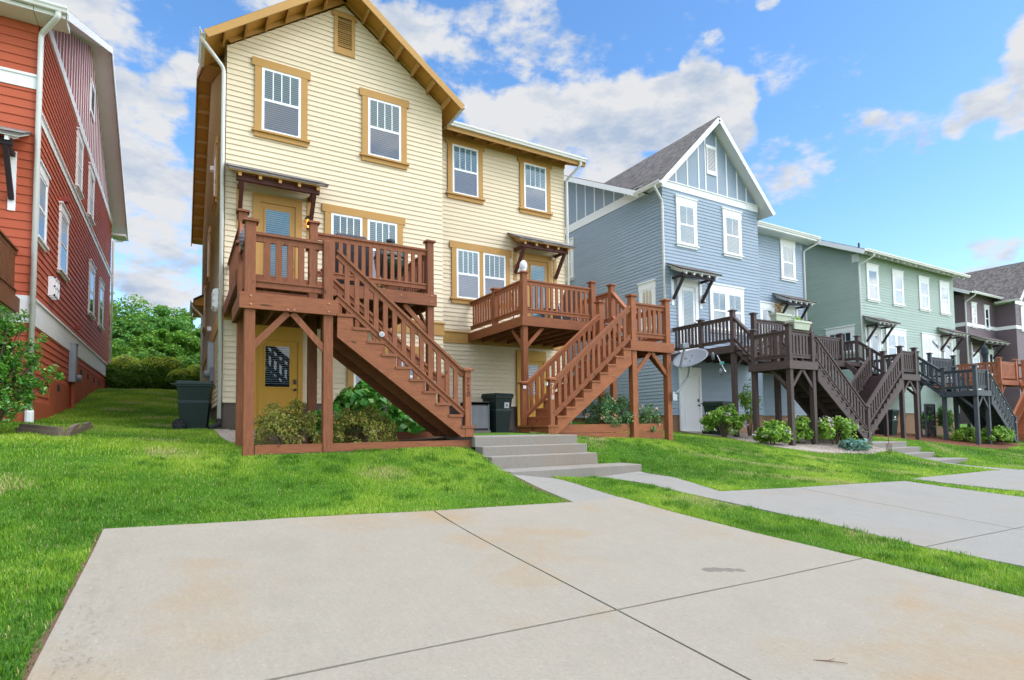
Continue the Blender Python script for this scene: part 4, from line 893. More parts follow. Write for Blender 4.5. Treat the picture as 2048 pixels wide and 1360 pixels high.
# ---------------------------------------------------------------- wheeled carts
def cart(label,x,y,rot,mark=None,h=1.06,group='wheeled rubbish carts beside the houses'):
    z=gz(x,y);t=thing('rubbish_cart',label,'rubbish cart',(x,y,z),group);m=Matrix.Translation((x,y,z))@Matrix.Rotation(rot,4,'Z')
    def P(a,b,c): return tuple(m@Vector((a,b,c)))
    mb=MB();lv=[(.0,.23,.24),(.12,.235,.25),(.62,.275,.305),(.68,.26,.29),(.9,.28,.32),(.98,.285,.33),(.985,.31,.355),(h-.03,.31,.355)]
    for i in range(len(lv)-1):
        z0,a0,b0=lv[i];z1,a1,b1=lv[i+1]
        q0=[(-a0,-b0),(a0,-b0),(a0,b0),(-a0,b0)];q1=[(-a1,-b1),(a1,-b1),(a1,b1),(-a1,b1)]
        for j in range(4):
            k=(j+1)%4;mb.quad(P(*q0[j],z0),P(*q0[k],z0),P(*q1[k],z1),P(*q1[j],z1))
    mb.quad(*[P(a,b,0) for a,b in ((-.23,-.24),(.23,-.24),(.23,.24),(-.23,.24))]);mb.quad(*[P(a,b,h-.03) for a,b in ((-.31,-.355),(.31,-.355),(.31,.355),(-.31,.355))])
    mb.build('body',M['cart'],t,bevel=.02)
    mb=MB();mb.hexa([P(-.325,-.39,h-.035),P(.325,-.39,h-.035),P(.325,.37,h-.035),P(-.325,.37,h-.035),P(-.3,-.35,h+.035),P(.3,-.35,h+.035),P(.3,.33,h+.05),P(-.3,.33,h+.05)]);mb.build('lid',M['cart'],t,bevel=.015)
    mb=MB();mb.tube([P(-.24,.33,h-.05),P(-.24,.44,h-.02),P(.24,.44,h-.02),P(.24,.33,h-.05)],.018,8);mb.build('handle',M['cart'],t)
    for sx in (-1,1):
        mb=MB();ax=m.to_3x3()@Vector((1,0,0));c=Vector(P(sx*.27,.27,.135));mb.lathe(c-ax*.035,[(.06,0),(.135,.004),(.14,.02),(.14,.05),(.135,.066),(.06,.07)],20,ax);w=mb.build('wheel',M['rubber'],t)
        mb=MB();mb.lathe(c+ax*sx*.036,[(.03,0),(.03,.02)],10,ax);
        for k in range(6):
            a=k*math.pi/3;d=m.to_3x3()@Vector((0,math.cos(a),math.sin(a)));mb.bar(c+ax*sx*.037,c+ax*sx*.037+d*.105,.022,.012,ax)
        mb.build('hub',M['acgrey'] if False else M['blackm'],w)
    if mark=='sticker':
        mb=MB();mb.hexa([P(.02,-.301,.70),P(.19,-.301,.70),P(.19,-.30,.70),P(.02,-.30,.70),P(.02,-.316,.86),P(.19,-.316,.86),P(.19,-.31,.86),P(.02,-.31,.86)]);s=mb.build('sticker',M['label'],t)
        mb=MB();mb.lathe(P(.105,-.312,.78),[(.035,0),(.035,.004),(.02,.005)],14,m.to_3x3()@Vector((0,-1,0)));mb.build('emblem',M['acgrey'],s)
    if mark=='emblem':
        mb=MB();n=m.to_3x3()@Vector((0,-1,0));mb.lathe(P(0,-.305,.83),[(.075,0),(.075,.006),(.045,.007)],20,n);s=mb.build('emblem',M['label'],t)
        mb=MB()
        for k in range(7):
            a=-.14+k*.042;hh=.05 if k%2 else .038;mb.hexa([P(a,-.292,.69),P(a+.032,-.292,.69),P(a+.032,-.28,.69),P(a,-.28,.69),P(a,-.297,.69+hh),P(a+.032,-.297,.69+hh),P(a+.032,-.28,.69+hh),P(a,-.28,.69+hh)])
        mb.build('emblem_text',M['label'],s)
    return t
cart('dark green wheeled cart by the corner of the cream house, wheel to the lawn',.3,14.75,R(82))
cart('dark green cart with white sticker beside the air conditioner under the russet deck',7.85,14.3,R(8),'sticker',1.08)
cart('dark green cart standing by the white lower door of the blue house',15.45,12.95,R(12),None,1.1)
cart('dark green cart with white round emblem in front of the sage green house',26.75,13.3,R(4),'emblem',1.1)
# air conditioner
z=gz(7.15,14.35);t=thing('air_conditioner','grey finned air conditioner unit under the russet deck','air conditioner',(7.15,14.35,z))
mb=MB();mb.box(6.84,7.5,14.05,14.72,z-.02,z+.08);mb.build('pad',M['conc3'],t)
mb=MB();mb.box(6.89,7.45,14.1,14.67,z+.08,z+.8);mb.box(6.87,7.47,14.08,14.69,z+.8,z+.86);mb.build('cabinet',M['blackm'],t)
mb=MB();mb.box(6.87,7.47,14.08,14.69,z+.801,z+.87);
for a_,b_ in ((6.885,14.095),(7.455,14.095),(7.455,14.675),(6.885,14.675)): mb.box(a_-.02,a_+.02,b_-.02,b_+.02,z+.08,z+.8)
mb.build('casing',M['acgrey'],t)
mb=MB()
for i in range(15): mb.box(6.92+i*.036,6.940+i*.036,14.085,14.1,z+.14,z+.77)
for i in range(15): mb.box(6.875,6.89,14.13+i*.036,14.142+i*.036,z+.14,z+.77)
mb.build('grille',pmat('pale condenser fins',srgb(172,176,178),.5,.1),t)
# dish
M['dishm']=pmat('pale grey dish paint',srgb(108,114,120),.5,.06,2)
t=thing('satellite_dish','grey oval satellite dish clamped to the russet deck post','satellite dish',(10.06,9.76,.75))
c=Vector((10.36,9.42,1.53));n=Vector((-.55,-.2,.8)).normalized();a=Vector((.8,-.35,.3));a=(a-n*a.dot(n)).normalized();b=n.cross(a)
mb=MB();NR,NA=8,36;base=0
for i in range(NR+1):
    r=i/NR
    for k in range(NA):
        th=2*math.pi*k/NA;mb.v.append(tuple(c+a*(.43*r*math.cos(th))+b*(.40*r*math.sin(th))+n*(.085*r*r-.06)))
for i in range(NR):
    for k in range(NA):
        k2=(k+1)%NA;mb.f.append((i*NA+k,i*NA+k2,(i+1)*NA+k2,(i+1)*NA+k))
o=mb.build('reflector',M['dishm'],t,smooth=True);sm=o.modifiers.new('t','SOLIDIFY');sm.thickness=.012
def dp(x,y): r2=(x/.43)**2+(y/.40)**2;return c+a*x+b*y+n*(.085*r2-.06+.012)
mb=MB();pts=[]
for k in range(9): th=R(90+22.5*k);pts.append(dp(.0+.09*math.cos(th),.17+.055*math.sin(th)))
mb.quad(*pts);pts=[]
for k in range(7): th=R(-95+30*k);pts.append(dp(.075+.1*math.cos(th),.165+.06*math.sin(th)))
for k in range(6,-1,-1): th=R(-80+26*k);pts.append(dp(.055+.07*math.cos(th),.175+.035*math.sin(th)))
mb.quad(*pts);mb.build('emblem',M['blackm'],o)
mb=MB();lnb=c+n*.55-b*.2-a*.28;foot=min((dp(.41*math.cos(k*.2),.38*math.sin(k*.2)) for k in range(32)),key=lambda v:v.z+.35*v.x);lnb=c+n*.4+Vector((-.1,-.05,-.06));back=c-n*.08
mb.bar(foot-Vector((0,0,.03)),lnb-Vector((0,0,.06)),.035,.05);mb.build('arm',M['steel'],t)
mb=MB();mb.bar(lnb+Vector((-.1,0,0)),lnb+Vector((.12,.02,0.03)),.1,.12);mb.build('receiver',M['dishm'],t,bevel=.015)
mb=MB();mb.tube([(10.1,9.72,.72),(10.16,9.66,.75),(10.42,9.55,1.12),back],.03,10);mb.bar((10.03,9.69,.66),(10.17,9.69,.66),.03,.2);mb.build('mast',M['steel'],t)
# things on decks
z=2.72;t=thing('gas_grill','gas grill under a fitted black cover on the red brown deck','grill',(2.95,11.6,z))
mb=MB();mb.hexa([(2.55,11.3,z+.1),(3.35,11.3,z+.1),(3.35,11.9,z+.1),(2.55,11.9,z+.1),(2.6,11.32,z+1.02),(3.3,11.32,z+1.02),(3.3,11.88,z+1.02),(2.6,11.88,z+1.02)])
mb.hexa([(2.6,11.32,z+1.02),(3.3,11.32,z+1.02),(3.3,11.88,z+1.02),(2.6,11.88,z+1.02),(2.66,11.42,z+1.19),(3.24,11.42,z+1.19),(3.24,11.8,z+1.19),(2.66,11.8,z+1.19)]);mb.build('cover',pmat('black grill cover',(.022,.022,.027),.55,.2,6,bump=.4,bscale=9),t,bevel=.03)
for x in (2.62,3.28):
    mb=MB();mb.lathe((x-.02,11.35,z+.06),[(.06,0),(.06,.04)],14,(1,0,0));mb.build('wheel',M['rubber'],t)
t=thing('ceramic_grill','dark green egg shaped ceramic grill on the red brown deck','grill',(3.83,11.62,z))
mb=MB();mb.lathe((3.83,11.62,z+.42),[(.12,0),(.24,.06),(.32,.18),(.345,.32),(.345,.42)],28);mb.build('base',pmat('green ceramic glaze',(.01,.05,.035),.25,.2,30,spec=.6,bump=.2,bscale=60),t,smooth=True)
mb=MB();mb.lathe((3.83,11.62,z+.86),[(.345,0),(.335,.1),(.28,.22),(.18,.3),(.08,.33),(.07,.36)],28);lid=mb.build('lid',bpy.data.materials['green ceramic glaze'],t,smooth=True)
mb=MB();mb.lathe((3.83,11.62,z+1.2),[(.085,0),(.095,.02),(.095,.06),(.05,.08)],16);mb.build('chimney_cap',M['blackm'],lid)
mb=MB();mb.lathe((3.83,11.62,z+.83),[(.352,0),(.36,.015),(.352,.05)],28);mb.build('band',M['blackm'],t)
for k in range(4):
    an=k*math.pi/2+.7;d=Vector((math.cos(an),math.sin(an),0));mb=MB();q=Vector((3.83,11.62,z));mb.tube([q+d*.38+Vector((0,0,.9)),q+d*.33+Vector((0,0,.45)),q+d*.36+Vector((0,0,.02))],.015,6);mb.build('leg',M['blackm'],t)
t=thing('paper_lantern','grey ribbed hanging lantern between posts at the end of the red brown landing','lantern',(.82,9.5,3.0))
mb=MB();mb.lathe((.82,9.5,2.72),[(.02,0)]+[((.085*math.sin(math.pi*(i+.6)/13.2))*(1 if i%2 else .88),.03*i) for i in range(13)]+[(.02,.4)],16);mb.build('shade',pmat('grey paper',(.13,.13,.15),.8,.2,10),t)
mb=MB();mb.tube([(.82,9.5,3.1),(.82,9.5,3.2),(.84,8.83,3.0)],.006,5);mb.build('string',M['blackm'],t)
t=thing('globe_lamp','clear glass globe lamp on the corner post of the russet deck','lamp',(7.42,12.06,3.89))
mb=MB();mb.lathe((7.41,12.06,3.89),[(.06,0),(.09,.05),(.1,.13),(.085,.21),(.04,.26),(.001,.27)],18);mb.build('globe',pmat('milky glass',srgb(214,214,218),.15,.1,12,spec=.6),t,smooth=True);mb=MB();mb.lathe((7.41,12.06,3.87),[(.05,0),(.06,.04)],12);mb.build('base',M['steel'],t)
z=2.73
t=thing('patio_chair','black iron patio chair with round back behind the russet rail','chair',(7.95,13.0,z))
mb=MB();mb.lathe((7.95,13.0,z+.42),[(.21,0),(.22,.015),(.21,.03)],16);mb.build('seat',M['blackm'],t)
mb=MB();mb.tube([(7.75,13.2,z+.42)]+[(7.95-.22*math.cos(math.pi*k/8),13.24,z+.75+.28*math.sin(math.pi*k/8)) for k in range(9)]+[(8.15,13.2,z+.42)],.016,8)
for dx in (-.08,0,.08): mb.tube([(7.95+dx,13.2,z+.42),(7.95+dx,13.24,z+.98)],.008,6)
mb.build('backrest',M['blackm'],t)
for dx,dy in ((-.17,-.17),(.17,-.17),(.17,.17),(-.17,.17)):
    mb=MB();mb.tube([(7.95+dx,13.0+dy,z+.43),(7.95+dx*1.15,13.0+dy*1.15,z)],.012,6);mb.build('leg',M['blackm'],t)
t=thing('patio_table','low wrought iron scroll table behind the russet rail','table',(8.7,13.0,z))
mb=MB();mb.lathe((8.7,13.0,z+.44),[(.28,0),(.29,.01),(.28,.02)],20);mb.build('tabletop',M['blackm'],t)
for k in range(4):
    an=k*math.pi/2+.4;d=Vector((math.cos(an),math.sin(an),0));q=Vector((8.7,13.0,z));mb=MB();mb.tube([q+d*.24+Vector((0,0,.44)),q+d*.1+Vector((0,0,.3)),q+d*.22+Vector((0,0,.16)),q+d*.27+Vector((0,0,0))],.012,6);mb.build('leg',M['blackm'],t)
t=thing('folding_lounger','grey folded lounge chair leaning against the russet rail','lounger',(9.25,12.7,z))
mb=MB();mb.bar((9.1,12.9,z+.15),(9.3,12.45,z+1.0),.5,.03,(0,1,0));mb.build('sling',pmat('grey sling fabric',(.16,.15,.14),.8,.1),t)
for dx in (-.27,.27):
    mb=MB();mb.tube([(9.1+dx,12.95,z+.0),(9.3+dx,12.44,z+1.05)],.014,8);mb.build('frame_tube',M['steel'],t);mb=MB();mb.tube([(9.1+dx,12.4,z),(9.2+dx,12.7,z+.6)],.014,8);mb.build('leg',M['steel'],t)
M['plant_white']=pmat('pale green planter plastic',srgb(178,186,166),.55,.1,4)
def planter(label,x0,x1,y,z):
    t=thing('planter_box',label,'planter',((x0+x1)/2,y,z),'planters on the dark deck rails')
    mb=MB();w=.13;mb.hexa([(x0+.05,y-w+.03,z),(x1-.05,y-w+.03,z),(x1-.05,y+w-.03,z),(x0+.05,y+w-.03,z),(x0,y-w,z+.24),(x1,y-w,z+.24),(x1,y+w,z+.24),(x0,y+w,z+.24)]);mb.build('box',M['plant_white'],t,bevel=.01)
    mb=MB();mb.box(x0-.02,x1+.02,y-w-.02,y-w,z+.2,z+.26);mb.box(x0-.02,x1+.02,y+w,y+w+.02,z+.2,z+.26);mb.box(x0-.02,x0,y-w,y+w,z+.2,z+.26);mb.box(x1,x1+.02,y-w,y+w,z+.2,z+.26);mb.build('rim',M['plant_white'],t)
    mb=MB();mb.box(x0+.01,x1-.01,y-w+.01,y+w-.01,z+.2,z+.235);mb.build('soil',M['soil'],t)
    return t
PL1=planter('pale planter box with fresh green sprouts on the front rail of the dark deck',15.15,15.95,10.03,2.69)
PL2=planter('pale planter box with a dry twiggy plant on the upper dark rail',17.35,18.2,12.11,3.46)
# hanging scooter
t=thing('hanging_scooter','chrome twin tube scooter with two wheels hung under the dark deck edge','scooter',(15.2,12.55,1.7))
p=Vector((15.06,12.55,2.22));q=Vector((15.1,12.28,1.66));d=(q-p).normalized();sd=Vector((0.05,-.9,-.3));M['chrome']=pmat('chrome tube',(.75,.77,.8),.2,.05,metal=.9)
for k in (-.035,.035):
    mb=MB();mb.tube([p+Vector((k,k*.5,0)),q+Vector((k,k*.5,0))],.016,8);mb.build('tube',M['chrome'],t)
for c0,r in ((p+Vector((-.07,.12,-.02)),.13),(q+Vector((-.07,.14,.0)),.115)):
    mb=MB();ax=Vector((.75,-.6,.1)).normalized();mb.lathe(c0-ax*.03,[(r*.55,0),(r*.95,.0),(r,.02),(r,.04),(r*.95,.06),(r*.55,.06)],20,ax);w=mb.build('wheel',M['acgrey'],t)
    mb=MB();mb.lathe(c0-ax*.036,[(r*.62,0),(r*.62,.072),(r*.5,.074)],18,ax);mb.build('rim',M['steel'],w)
mb=MB();mb.box(15.02,15.14,12.36,12.44,1.9,2.0);mb.build('clamp',pmat('teal clamp',(.15,.45,.45),.5,.1),t);mb=MB();mb.tube([p,p+Vector((0,.02,.15))],.01,6);mb.build('hook',M['blackm'],t)
# closed parasol, lantern stake, lattice, shelf things
t=thing('closed_parasol','closed dark parasol standing on the far orange deck','parasol',(36.7,13.3,2.03))
mb=MB();mb.lathe((36.7,13.3,2.5),[(.1,0),(.2,.1),(.12,.35),(.1,.8),(.17,1.05),(.14,1.35),(.05,1.5),(.02,1.55)],12);mb.build('canopy',pmat('dark navy cloth',(.03,.045,.055),.8,.2,6),t);mb=MB();mb.tube([(36.7,13.3,2.03),(36.7,13.3,4.1)],.025,8);mb.build('pole',M['blackm'],t)
mb=MB();mb.lathe((36.7,13.3,2.03),[(.25,0),(.25,.05),(.06,.1)],14);mb.build('base',M['blackm'],t)
z=gz(17.35,8.62);t=thing('lantern_stake','rusty iron lantern stake in the grass beside the narrow steps','garden stake',(17.35,8.62,z));M['rust']=pmat('rusty iron',(.16,.08,.05),.8,.3,20)
mb=MB();mb.tube([(17.35,8.62,z),(17.35,8.62,z+.62)],.008,6);mb.build('rod',M['rust'],t)
mb=MB();mb.lathe((17.35,8.62,z+.3),[(.1,0),(.02,.04)],10);mb.lathe((17.35,8.62,z+.06),[(.06,0),(.075,.01)],10)
for k in range(4):
    an=k*math.pi/2;mb.bar((17.35+.06*math.cos(an),8.62+.06*math.sin(an),z+.06),(17.35+.07*math.cos(an),8.62+.07*math.sin(an),z+.3),.01,.01)
mb.build('cage',M['rust'],t)
z=gz(29.3,12.75);t=thing('lattice_panel','dark lattice panel between posts under the slate deck','lattice',(29.3,12.75,z))
mb=MB()
for i in range(-6,10):
    for sg in (1,-1):
        a=Vector((28.85,12.75+.012*sg,z+.14*i));b=a+Vector((.85,0,.85*sg+(0 if sg>0 else .85)));
        if sg<0: a=a+Vector((0,0,.85));b=a+Vector((.85,0,-.85))
        lo,hi=z+.1,z+1.5
        def cl(p,q):
            for _ in range(2):
                if p.z<lo and q.z>lo: p=p+(q-p)*((lo-p.z)/(q.z-p.z))
                if p.z>hi and q.z<hi: p=p+(q-p)*((hi-p.z)/(q.z-p.z))
                p,q=q,p
            return p,q
        a,b=cl(a,b)
        if lo-.01<=a.z<=hi+.01 and lo-.01<=b.z<=hi+.01 and (a-b).length>.05: mb.bar(a,b,.012,.035,(0,1,0))
mb.build('lattice',M['slate'],t);mb=MB();mb.box(28.82,28.87,12.72,12.78,z,z+1.55);mb.box(29.68,29.73,12.72,12.78,z,z+1.55);mb.box(28.87,29.68,12.72,12.78,z+1.5,z+1.55);mb.build('frame',M['slate'],t)
z=gz(26.2,15);t=thing('hose_reel','grey hose reel bracket on the wall of the sage green house','hose reel',(26.9,13.9,0))
bpy.data.objects.remove(t)
# weathered log edging round the raised turf pad
t=thing('log_edging','weathered grey timber edging round a raised turf pad','edging',(-1.9,11.6,-.05));M['log']=woodmat('rotting grey timber',(.2,.15,.11),(.35,.3,.25),.8)
for i,(a,b,w) in enumerate((((-2.25,12.0),(-1.58,11.2),.1),((-1.52,11.22),(-1.5,12.2),.1),((-1.47,12.25),(-1.42,13.0),.08))):
    za,zb=gz(*a),gz(*b);mb=MB();mb.bar((*a,za+.04),(*b,zb+.05),w,.1);mb.bar((a[0]+.03,a[1]+.05,za+.12),(b[0]-.02,b[1]+.02,zb+.13),w*.7,.07);mb.build('log',M['log'],t)

tx,ty=2.98,1.83;z=gz(tx,ty)+.024;t=thing('dry_twig','thin forked dry twig lying on the pale driveway','twig',(tx,ty,z))
mb=MB();mb.tube([(tx-.05,ty+.05,z+.002),(tx,ty,z+.004),(tx+.06,ty-.07,z+.002)],[.002,.003,.0015],5);mb.build('stick',M['rust'],t)
mb=MB();mb.tube([(tx,ty,z+.004),(tx+.06,ty+.0,z+.003)],[.002,.001],5);mb.build('side_shoot',M['rust'],t)
# ---------------------------------------------------------------- foliage
def leaf_arrays(P,Nrm,size,aspect=.5,fold=.12,jit=.7):
    n=len(P);Nv=Nrm+rng.normal(0,jit,(n,3));Nv/=np.linalg.norm(Nv,axis=1,keepdims=True)+1e-9
    t=rng.normal(0,1,(n,3));t-=Nv*(t*Nv).sum(1,keepdims=True);t/=np.linalg.norm(t,axis=1,keepdims=True)+1e-9
    b=np.cross(Nv,t);s=size*rng.uniform(.65,1.25,(n,1))
    a=P-t*s*.5;m=P-t*s*.05
    V=np.stack([a,m+b*s*aspect*.5+Nv*s*fold,P+t*s*.5,m-b*s*aspect*.5+Nv*s*fold],1)
    i=4*np.arange(n)[:,None];F=np.concatenate([i,i+1,i+2,i+3],1)
    return V.reshape(-1,3),F
def clump_pts(c,rad,n,nc,cs,shell=.55):
    """leaf points in nc clumps spread over an ellipsoid"""
    d=rng.normal(0,1,(nc,3));d/=np.linalg.norm(d,axis=1,keepdims=True);d[:,2]=np.where(d[:,2]<-.55,-d[:,2]*.6,d[:,2])
    r=rng.uniform(shell,1,(nc,1))**.6;C=d*r*np.array(rad)
    k=rng.integers(0,nc,n);o=rng.normal(0,1,(n,3));o/=np.linalg.norm(o,axis=1,keepdims=True)+1e-9
    q=o*(rng.uniform(.3,1,(n,1))**.5)*cs*rng.uniform(.6,1.3,(nc,1))[k]
    P=C[k]+q;Nn=o*.6+C[k]/(np.array(rad)**1)*.5+np.array([0,0,.5])
    return P+np.array(c),Nn
def floor_clip(P,Nn,z): k=P[:,2]>z;return P[k],Nn[k]
def shrub(name,label,cat,c,rad,n,nc,cs,size,mat,aspect=.5,stems=6,flowers=None,group=None,fsize=.05,shell=.5,zmin=None):
    x,y=c[:2];z=gz(x,y);t=thing(name,label,cat,(x,y,z),group)
    P,Nn=clump_pts((x,y,z+c[2]),rad,n,nc,cs,shell);P,Nn=floor_clip(P,Nn,z+(.02 if zmin is None else zmin))
    V,F=leaf_arrays(P,Nn,size,aspect);np_mesh('foliage',V,F,mat,t)
    mb=MB()
    for i in range(stems):
        a=2*math.pi*i/stems+rnd.random();r=rnd.uniform(.3,.8);e=(x+math.cos(a)*rad[0]*r,y+math.sin(a)*rad[1]*r,z+c[2]+rad[2]*rnd.uniform(.2,.7))
        mb.tube([(x+math.cos(a)*.04,y+math.sin(a)*.04,z-.03),((x+e[0])/2,(y+e[1])/2,z+(e[2]-z)*.55),e],[.02,.014,.006],6)
    mb.build('stem',M['bark'],t)
    if flowers:
        k,fm=flowers;P,Nn=clump_pts((x,y,z+c[2]),[q*1.06 for q in rad],k*9,k,fsize,.9);P,Nn=floor_clip(P,Nn,z+.15)
        V,F=leaf_arrays(P,Nn,fsize*.8,.9);np_mesh('blossom',V,F,fm,t)
    return t
M['bark']=pmat('grey brown bark',(.12,.085,.06),.9,.3,8,bump=.6,bscale=20)
L=leafmat
M['lf_tree']=L('tree leaves',[(.03,.11,.015),(.075,.22,.022),(.14,.34,.03),(.24,.46,.045)],.5,.3)
M['lf_tree2']=L('dark tree leaves',[(0.032,0.13,0.032),(0.07,0.24,0.04),(0.12,0.36,0.06),(0.18,0.324,0.06)],.5,.3)
M['lf_hedge']=L('hedge leaves',[(.03,.1,.012),(.06,.18,.016),(.12,.28,.02),(.18,.36,.03)],.45,.3)
M['lf_shrub']=L('glossy shrub leaves',[(0.03,0.14,0.024),(0.06,0.26,0.03),(0.12,0.297,0.04),(0.24,0.446,0.06)],.32,.2,.5)
M['lf_azalea']=L('azalea leaves',[(.42,.38,.06),(0.1,0.16,0.024),(0.26,0.32,0.04),(0.405,0.351,0.1),(0.324,0.2,0.08),(0.14,0.26,0.04)],.5,.25)
M['lf_big']=L('broad glossy leaves',[(0.024,0.13,0.02),(0.05,0.26,0.03),(0.1,0.297,0.04),(0.18,0.405,0.06)],.3,.2,.5)
M['lf_rose']=L('rose leaves',[(0.024,0.1,0.044),(0.05,0.18,0.07),(0.12,0.3,0.1),(0.3,0.34,0.12)],.4,.2)
M['lf_hyd']=L('hydrangea leaves',[(0.06,0.2,0.024),(0.12,0.27,0.03),(0.24,0.405,0.04),(0.351,0.567,0.08)],.45,.25)
M['lf_hosta']=L('blue hosta leaves',[(0.06,0.24,0.16),(0.12,0.27,0.28),(0.24,0.378,0.32)],.4,.2)
M['lf_red']=L('purple red leaves',[(0.12,0.04,0.05),(0.24,0.08,0.08),(0.34,0.14,0.1)],.5,.2)
M['lf_dry']=L('dry twiggy leaves',[(0.27,0.18,0.08),(0.432,0.32,0.14),(0.24,0.1,0.06)],.7,.1)
M['fl_pink']=L('pink blossoms',[(.6,.2,.22),(.75,.45,.4),(.8,.62,.5),(.55,.05,.15)],.6,.2)
M['fl_pale']=L('pale hydrangea heads',[(.6,.62,.35),(.7,.55,.6),(.62,.5,.7),(.72,.72,.6)],.6,.2)
def tree(label,x,y,h,cr,nl,mat,size=.24,seed=1,name='leafy_tree'):
    r_=random.Random(seed);z=gz(x,y);t=thing(name,label,'tree',(x,y,z),'leafy trees behind the houses');mb=MB();ends=[]
    tr=h*.022
    def br(p,d,L,r,k):
        pts=[p];q=p
        for i in range(3):
            d=(d+Vector((r_.uniform(-.18,.18),r_.uniform(-.18,.18),r_.uniform(-.02,.12)))).normalized();q=q+d*L/3;pts.append(q)
        mb.tube(pts,[r,r*.85,r*.7,r*.5],6);ends.append((q,k))
        if k<3:
            for i in range(3 if k else 5):
                a=r_.uniform(0,6.28);up=r_.uniform(.25,.8);dd=Vector((math.cos(a),math.sin(a),up)).normalized();br(pts[1+i%3] if k else pts[2]+(pts[3]-pts[2])*r_.random(),(d*.35+dd).normalized(),L*r_.uniform(.5,.7),r*.5,k+1)
    br(Vector((x,y,z-.1)),Vector((0,0,1)),h*.5,tr,0);mb.build('trunk',M['bark'],t)
    E=np.array([tuple(e) for e,k in ends if k>=1]);E=E[E[:,2]<z+h*.8];d=rng.normal(0,1,(46,3));d/=np.linalg.norm(d,axis=1,keepdims=True)
    ex=d*(rng.uniform(.3,1,(46,1))**.6)*np.array([cr,cr,h*.4])+np.array([x,y,z+h*.6]);E=np.concatenate([E[rng.permutation(len(E))[:12]],ex])
    kk=rng.integers(0,len(E),nl);cs=cr*.27*rng.uniform(.6,1.25,len(E))
    o=rng.normal(0,1,(nl,3));o/=np.linalg.norm(o,axis=1,keepdims=True);P=E[kk]+o*(rng.uniform(.1,1,(nl,1))**.5)*cs[kk][:,None]*np.array([1,1,.7])
    Nn=o*.5+np.array([0,0,.7]);k=(P[:,2]>z+h*.1);V,F=leaf_arrays(P[k],Nn[k],size,.6);np_mesh('crown',V,F,mat,t)
for i,(x,y,h,cr,m,lb) in enumerate(((-4.0,44,5.7,3.0,'lf_tree','tall bright green tree beside the back corner of the red house'),(-1.4,40,4.2,1.9,'lf_tree2','dark green tree standing between the two taller trees'),(.6,47,5.4,2.5,'lf_tree','tall green tree beside the back of the cream house'),(-2.8,52,5.4,2.8,'lf_tree2','dark tree farther back behind the gap'),(2.4,42,4.4,2.2,'lf_tree','green tree partly hidden by the porch roof of the cream house'),(-7,47,7,3.2,'lf_tree2','dark green tree mostly hidden by the red house'),(-.6,36,2.9,1.5,'lf_tree','small light green tree behind the clipped hedges'),(-3.2,37,3.2,1.5,'lf_tree2','small dark green tree behind the round hedge shrub'))):
    tree(lb,x,y,h,cr,15000,M[m],.19,i+3)
def hedge(label,x,y,rx,h,m,n=9000,size=.07):
    z=gz(x,y);t=thing('garden_shrub',label,'shrub',(x,y,z),'shrubs at the end of the gap')
    d=rng.normal(0,1,(n,3));d/=np.linalg.norm(d,axis=1,keepdims=True)
    k=1+.09*np.sin(d[:,0]*7+x)*np.sin(d[:,1]*6)+.07*np.sin(d[:,2]*9+d[:,0]*5);r=rng.uniform(.72,1.04,n)**.7*k
    P=d*r[:,None]*np.array([rx,rx*.85,h*.56])+np.array([x,y,z+h*.47]);P,Nn=floor_clip(P,d+np.array([0,0,.35]),z+.03)
    V,F=leaf_arrays(P,Nn,size,.6,jit=.5);np_mesh('foliage',V,F,M[m],t)
    d=d[d[:,2]>.1];P=d[:2600]*np.array([rx,rx*.85,h*.58])*1.03+np.array([x,y,z+h*.47]);q=P[:,2]>z+h*(.66+.25*rng.random(len(P)));V,F=leaf_arrays(P[q],d[:2600][q],size*1.05,.6);np_mesh('foliage',V,F,M['lf_tip'],t)
    mb=MB()
    for i in range(5): mb.tube([(x+.05*math.cos(i*1.3),y+.05*math.sin(i*1.3),z-.05),(x+rx*.5*math.cos(i*1.3),y+rx*.4*math.sin(i*1.3),z+h*.5)],[.025,.012],6)
    mb.build('stem',M['bark'],t)
M['lf_tip']=L('yellow green new leaves',[(.5,.62,.06),(.6,.65,.1),(.4,.6,.05)],.45,.4)
for a_ in (('round clipped green shrub nearest the red house',-2.0,28.6,.7,1.22,'lf_hedge'),('tall yellow tipped shrub in the middle of the hedge row',-.98,29.2,.72,1.42,'lf_hedge'),('second tall yellow tipped shrub of the hedge row',-.4,29.0,.66,1.4,'lf_hedge'),('low dark green shrub in front of the hedge row',.1,28.0,.6,.88,'lf_hedge'),('yellow green shrub beside the cream house wall',.62,30.0,.6,1.2,'lf_hedge'),('purple leaved shrub peeping over the round green one',-2.15,30.8,.85,1.5,'lf_red')): hedge(*a_)
for i in range(9):
    shrub('wood_bush',['broad green bush','pale green bush','dark green bush'][i%3]+' filling the wood edge behind the hedges, '+['by the red house','among the trunks','by the cream house'][i//3],'bush',(-5.6+i*1.05,33.5+1.3*(i%3),0.8),(1.2,.9,.95+.3*(i%2)),3200,60,.3,.16,M[('lf_tree','lf_hedge','lf_tree2')[i%3]],.6,5,group='bushes at the wood edge',shell=.6)
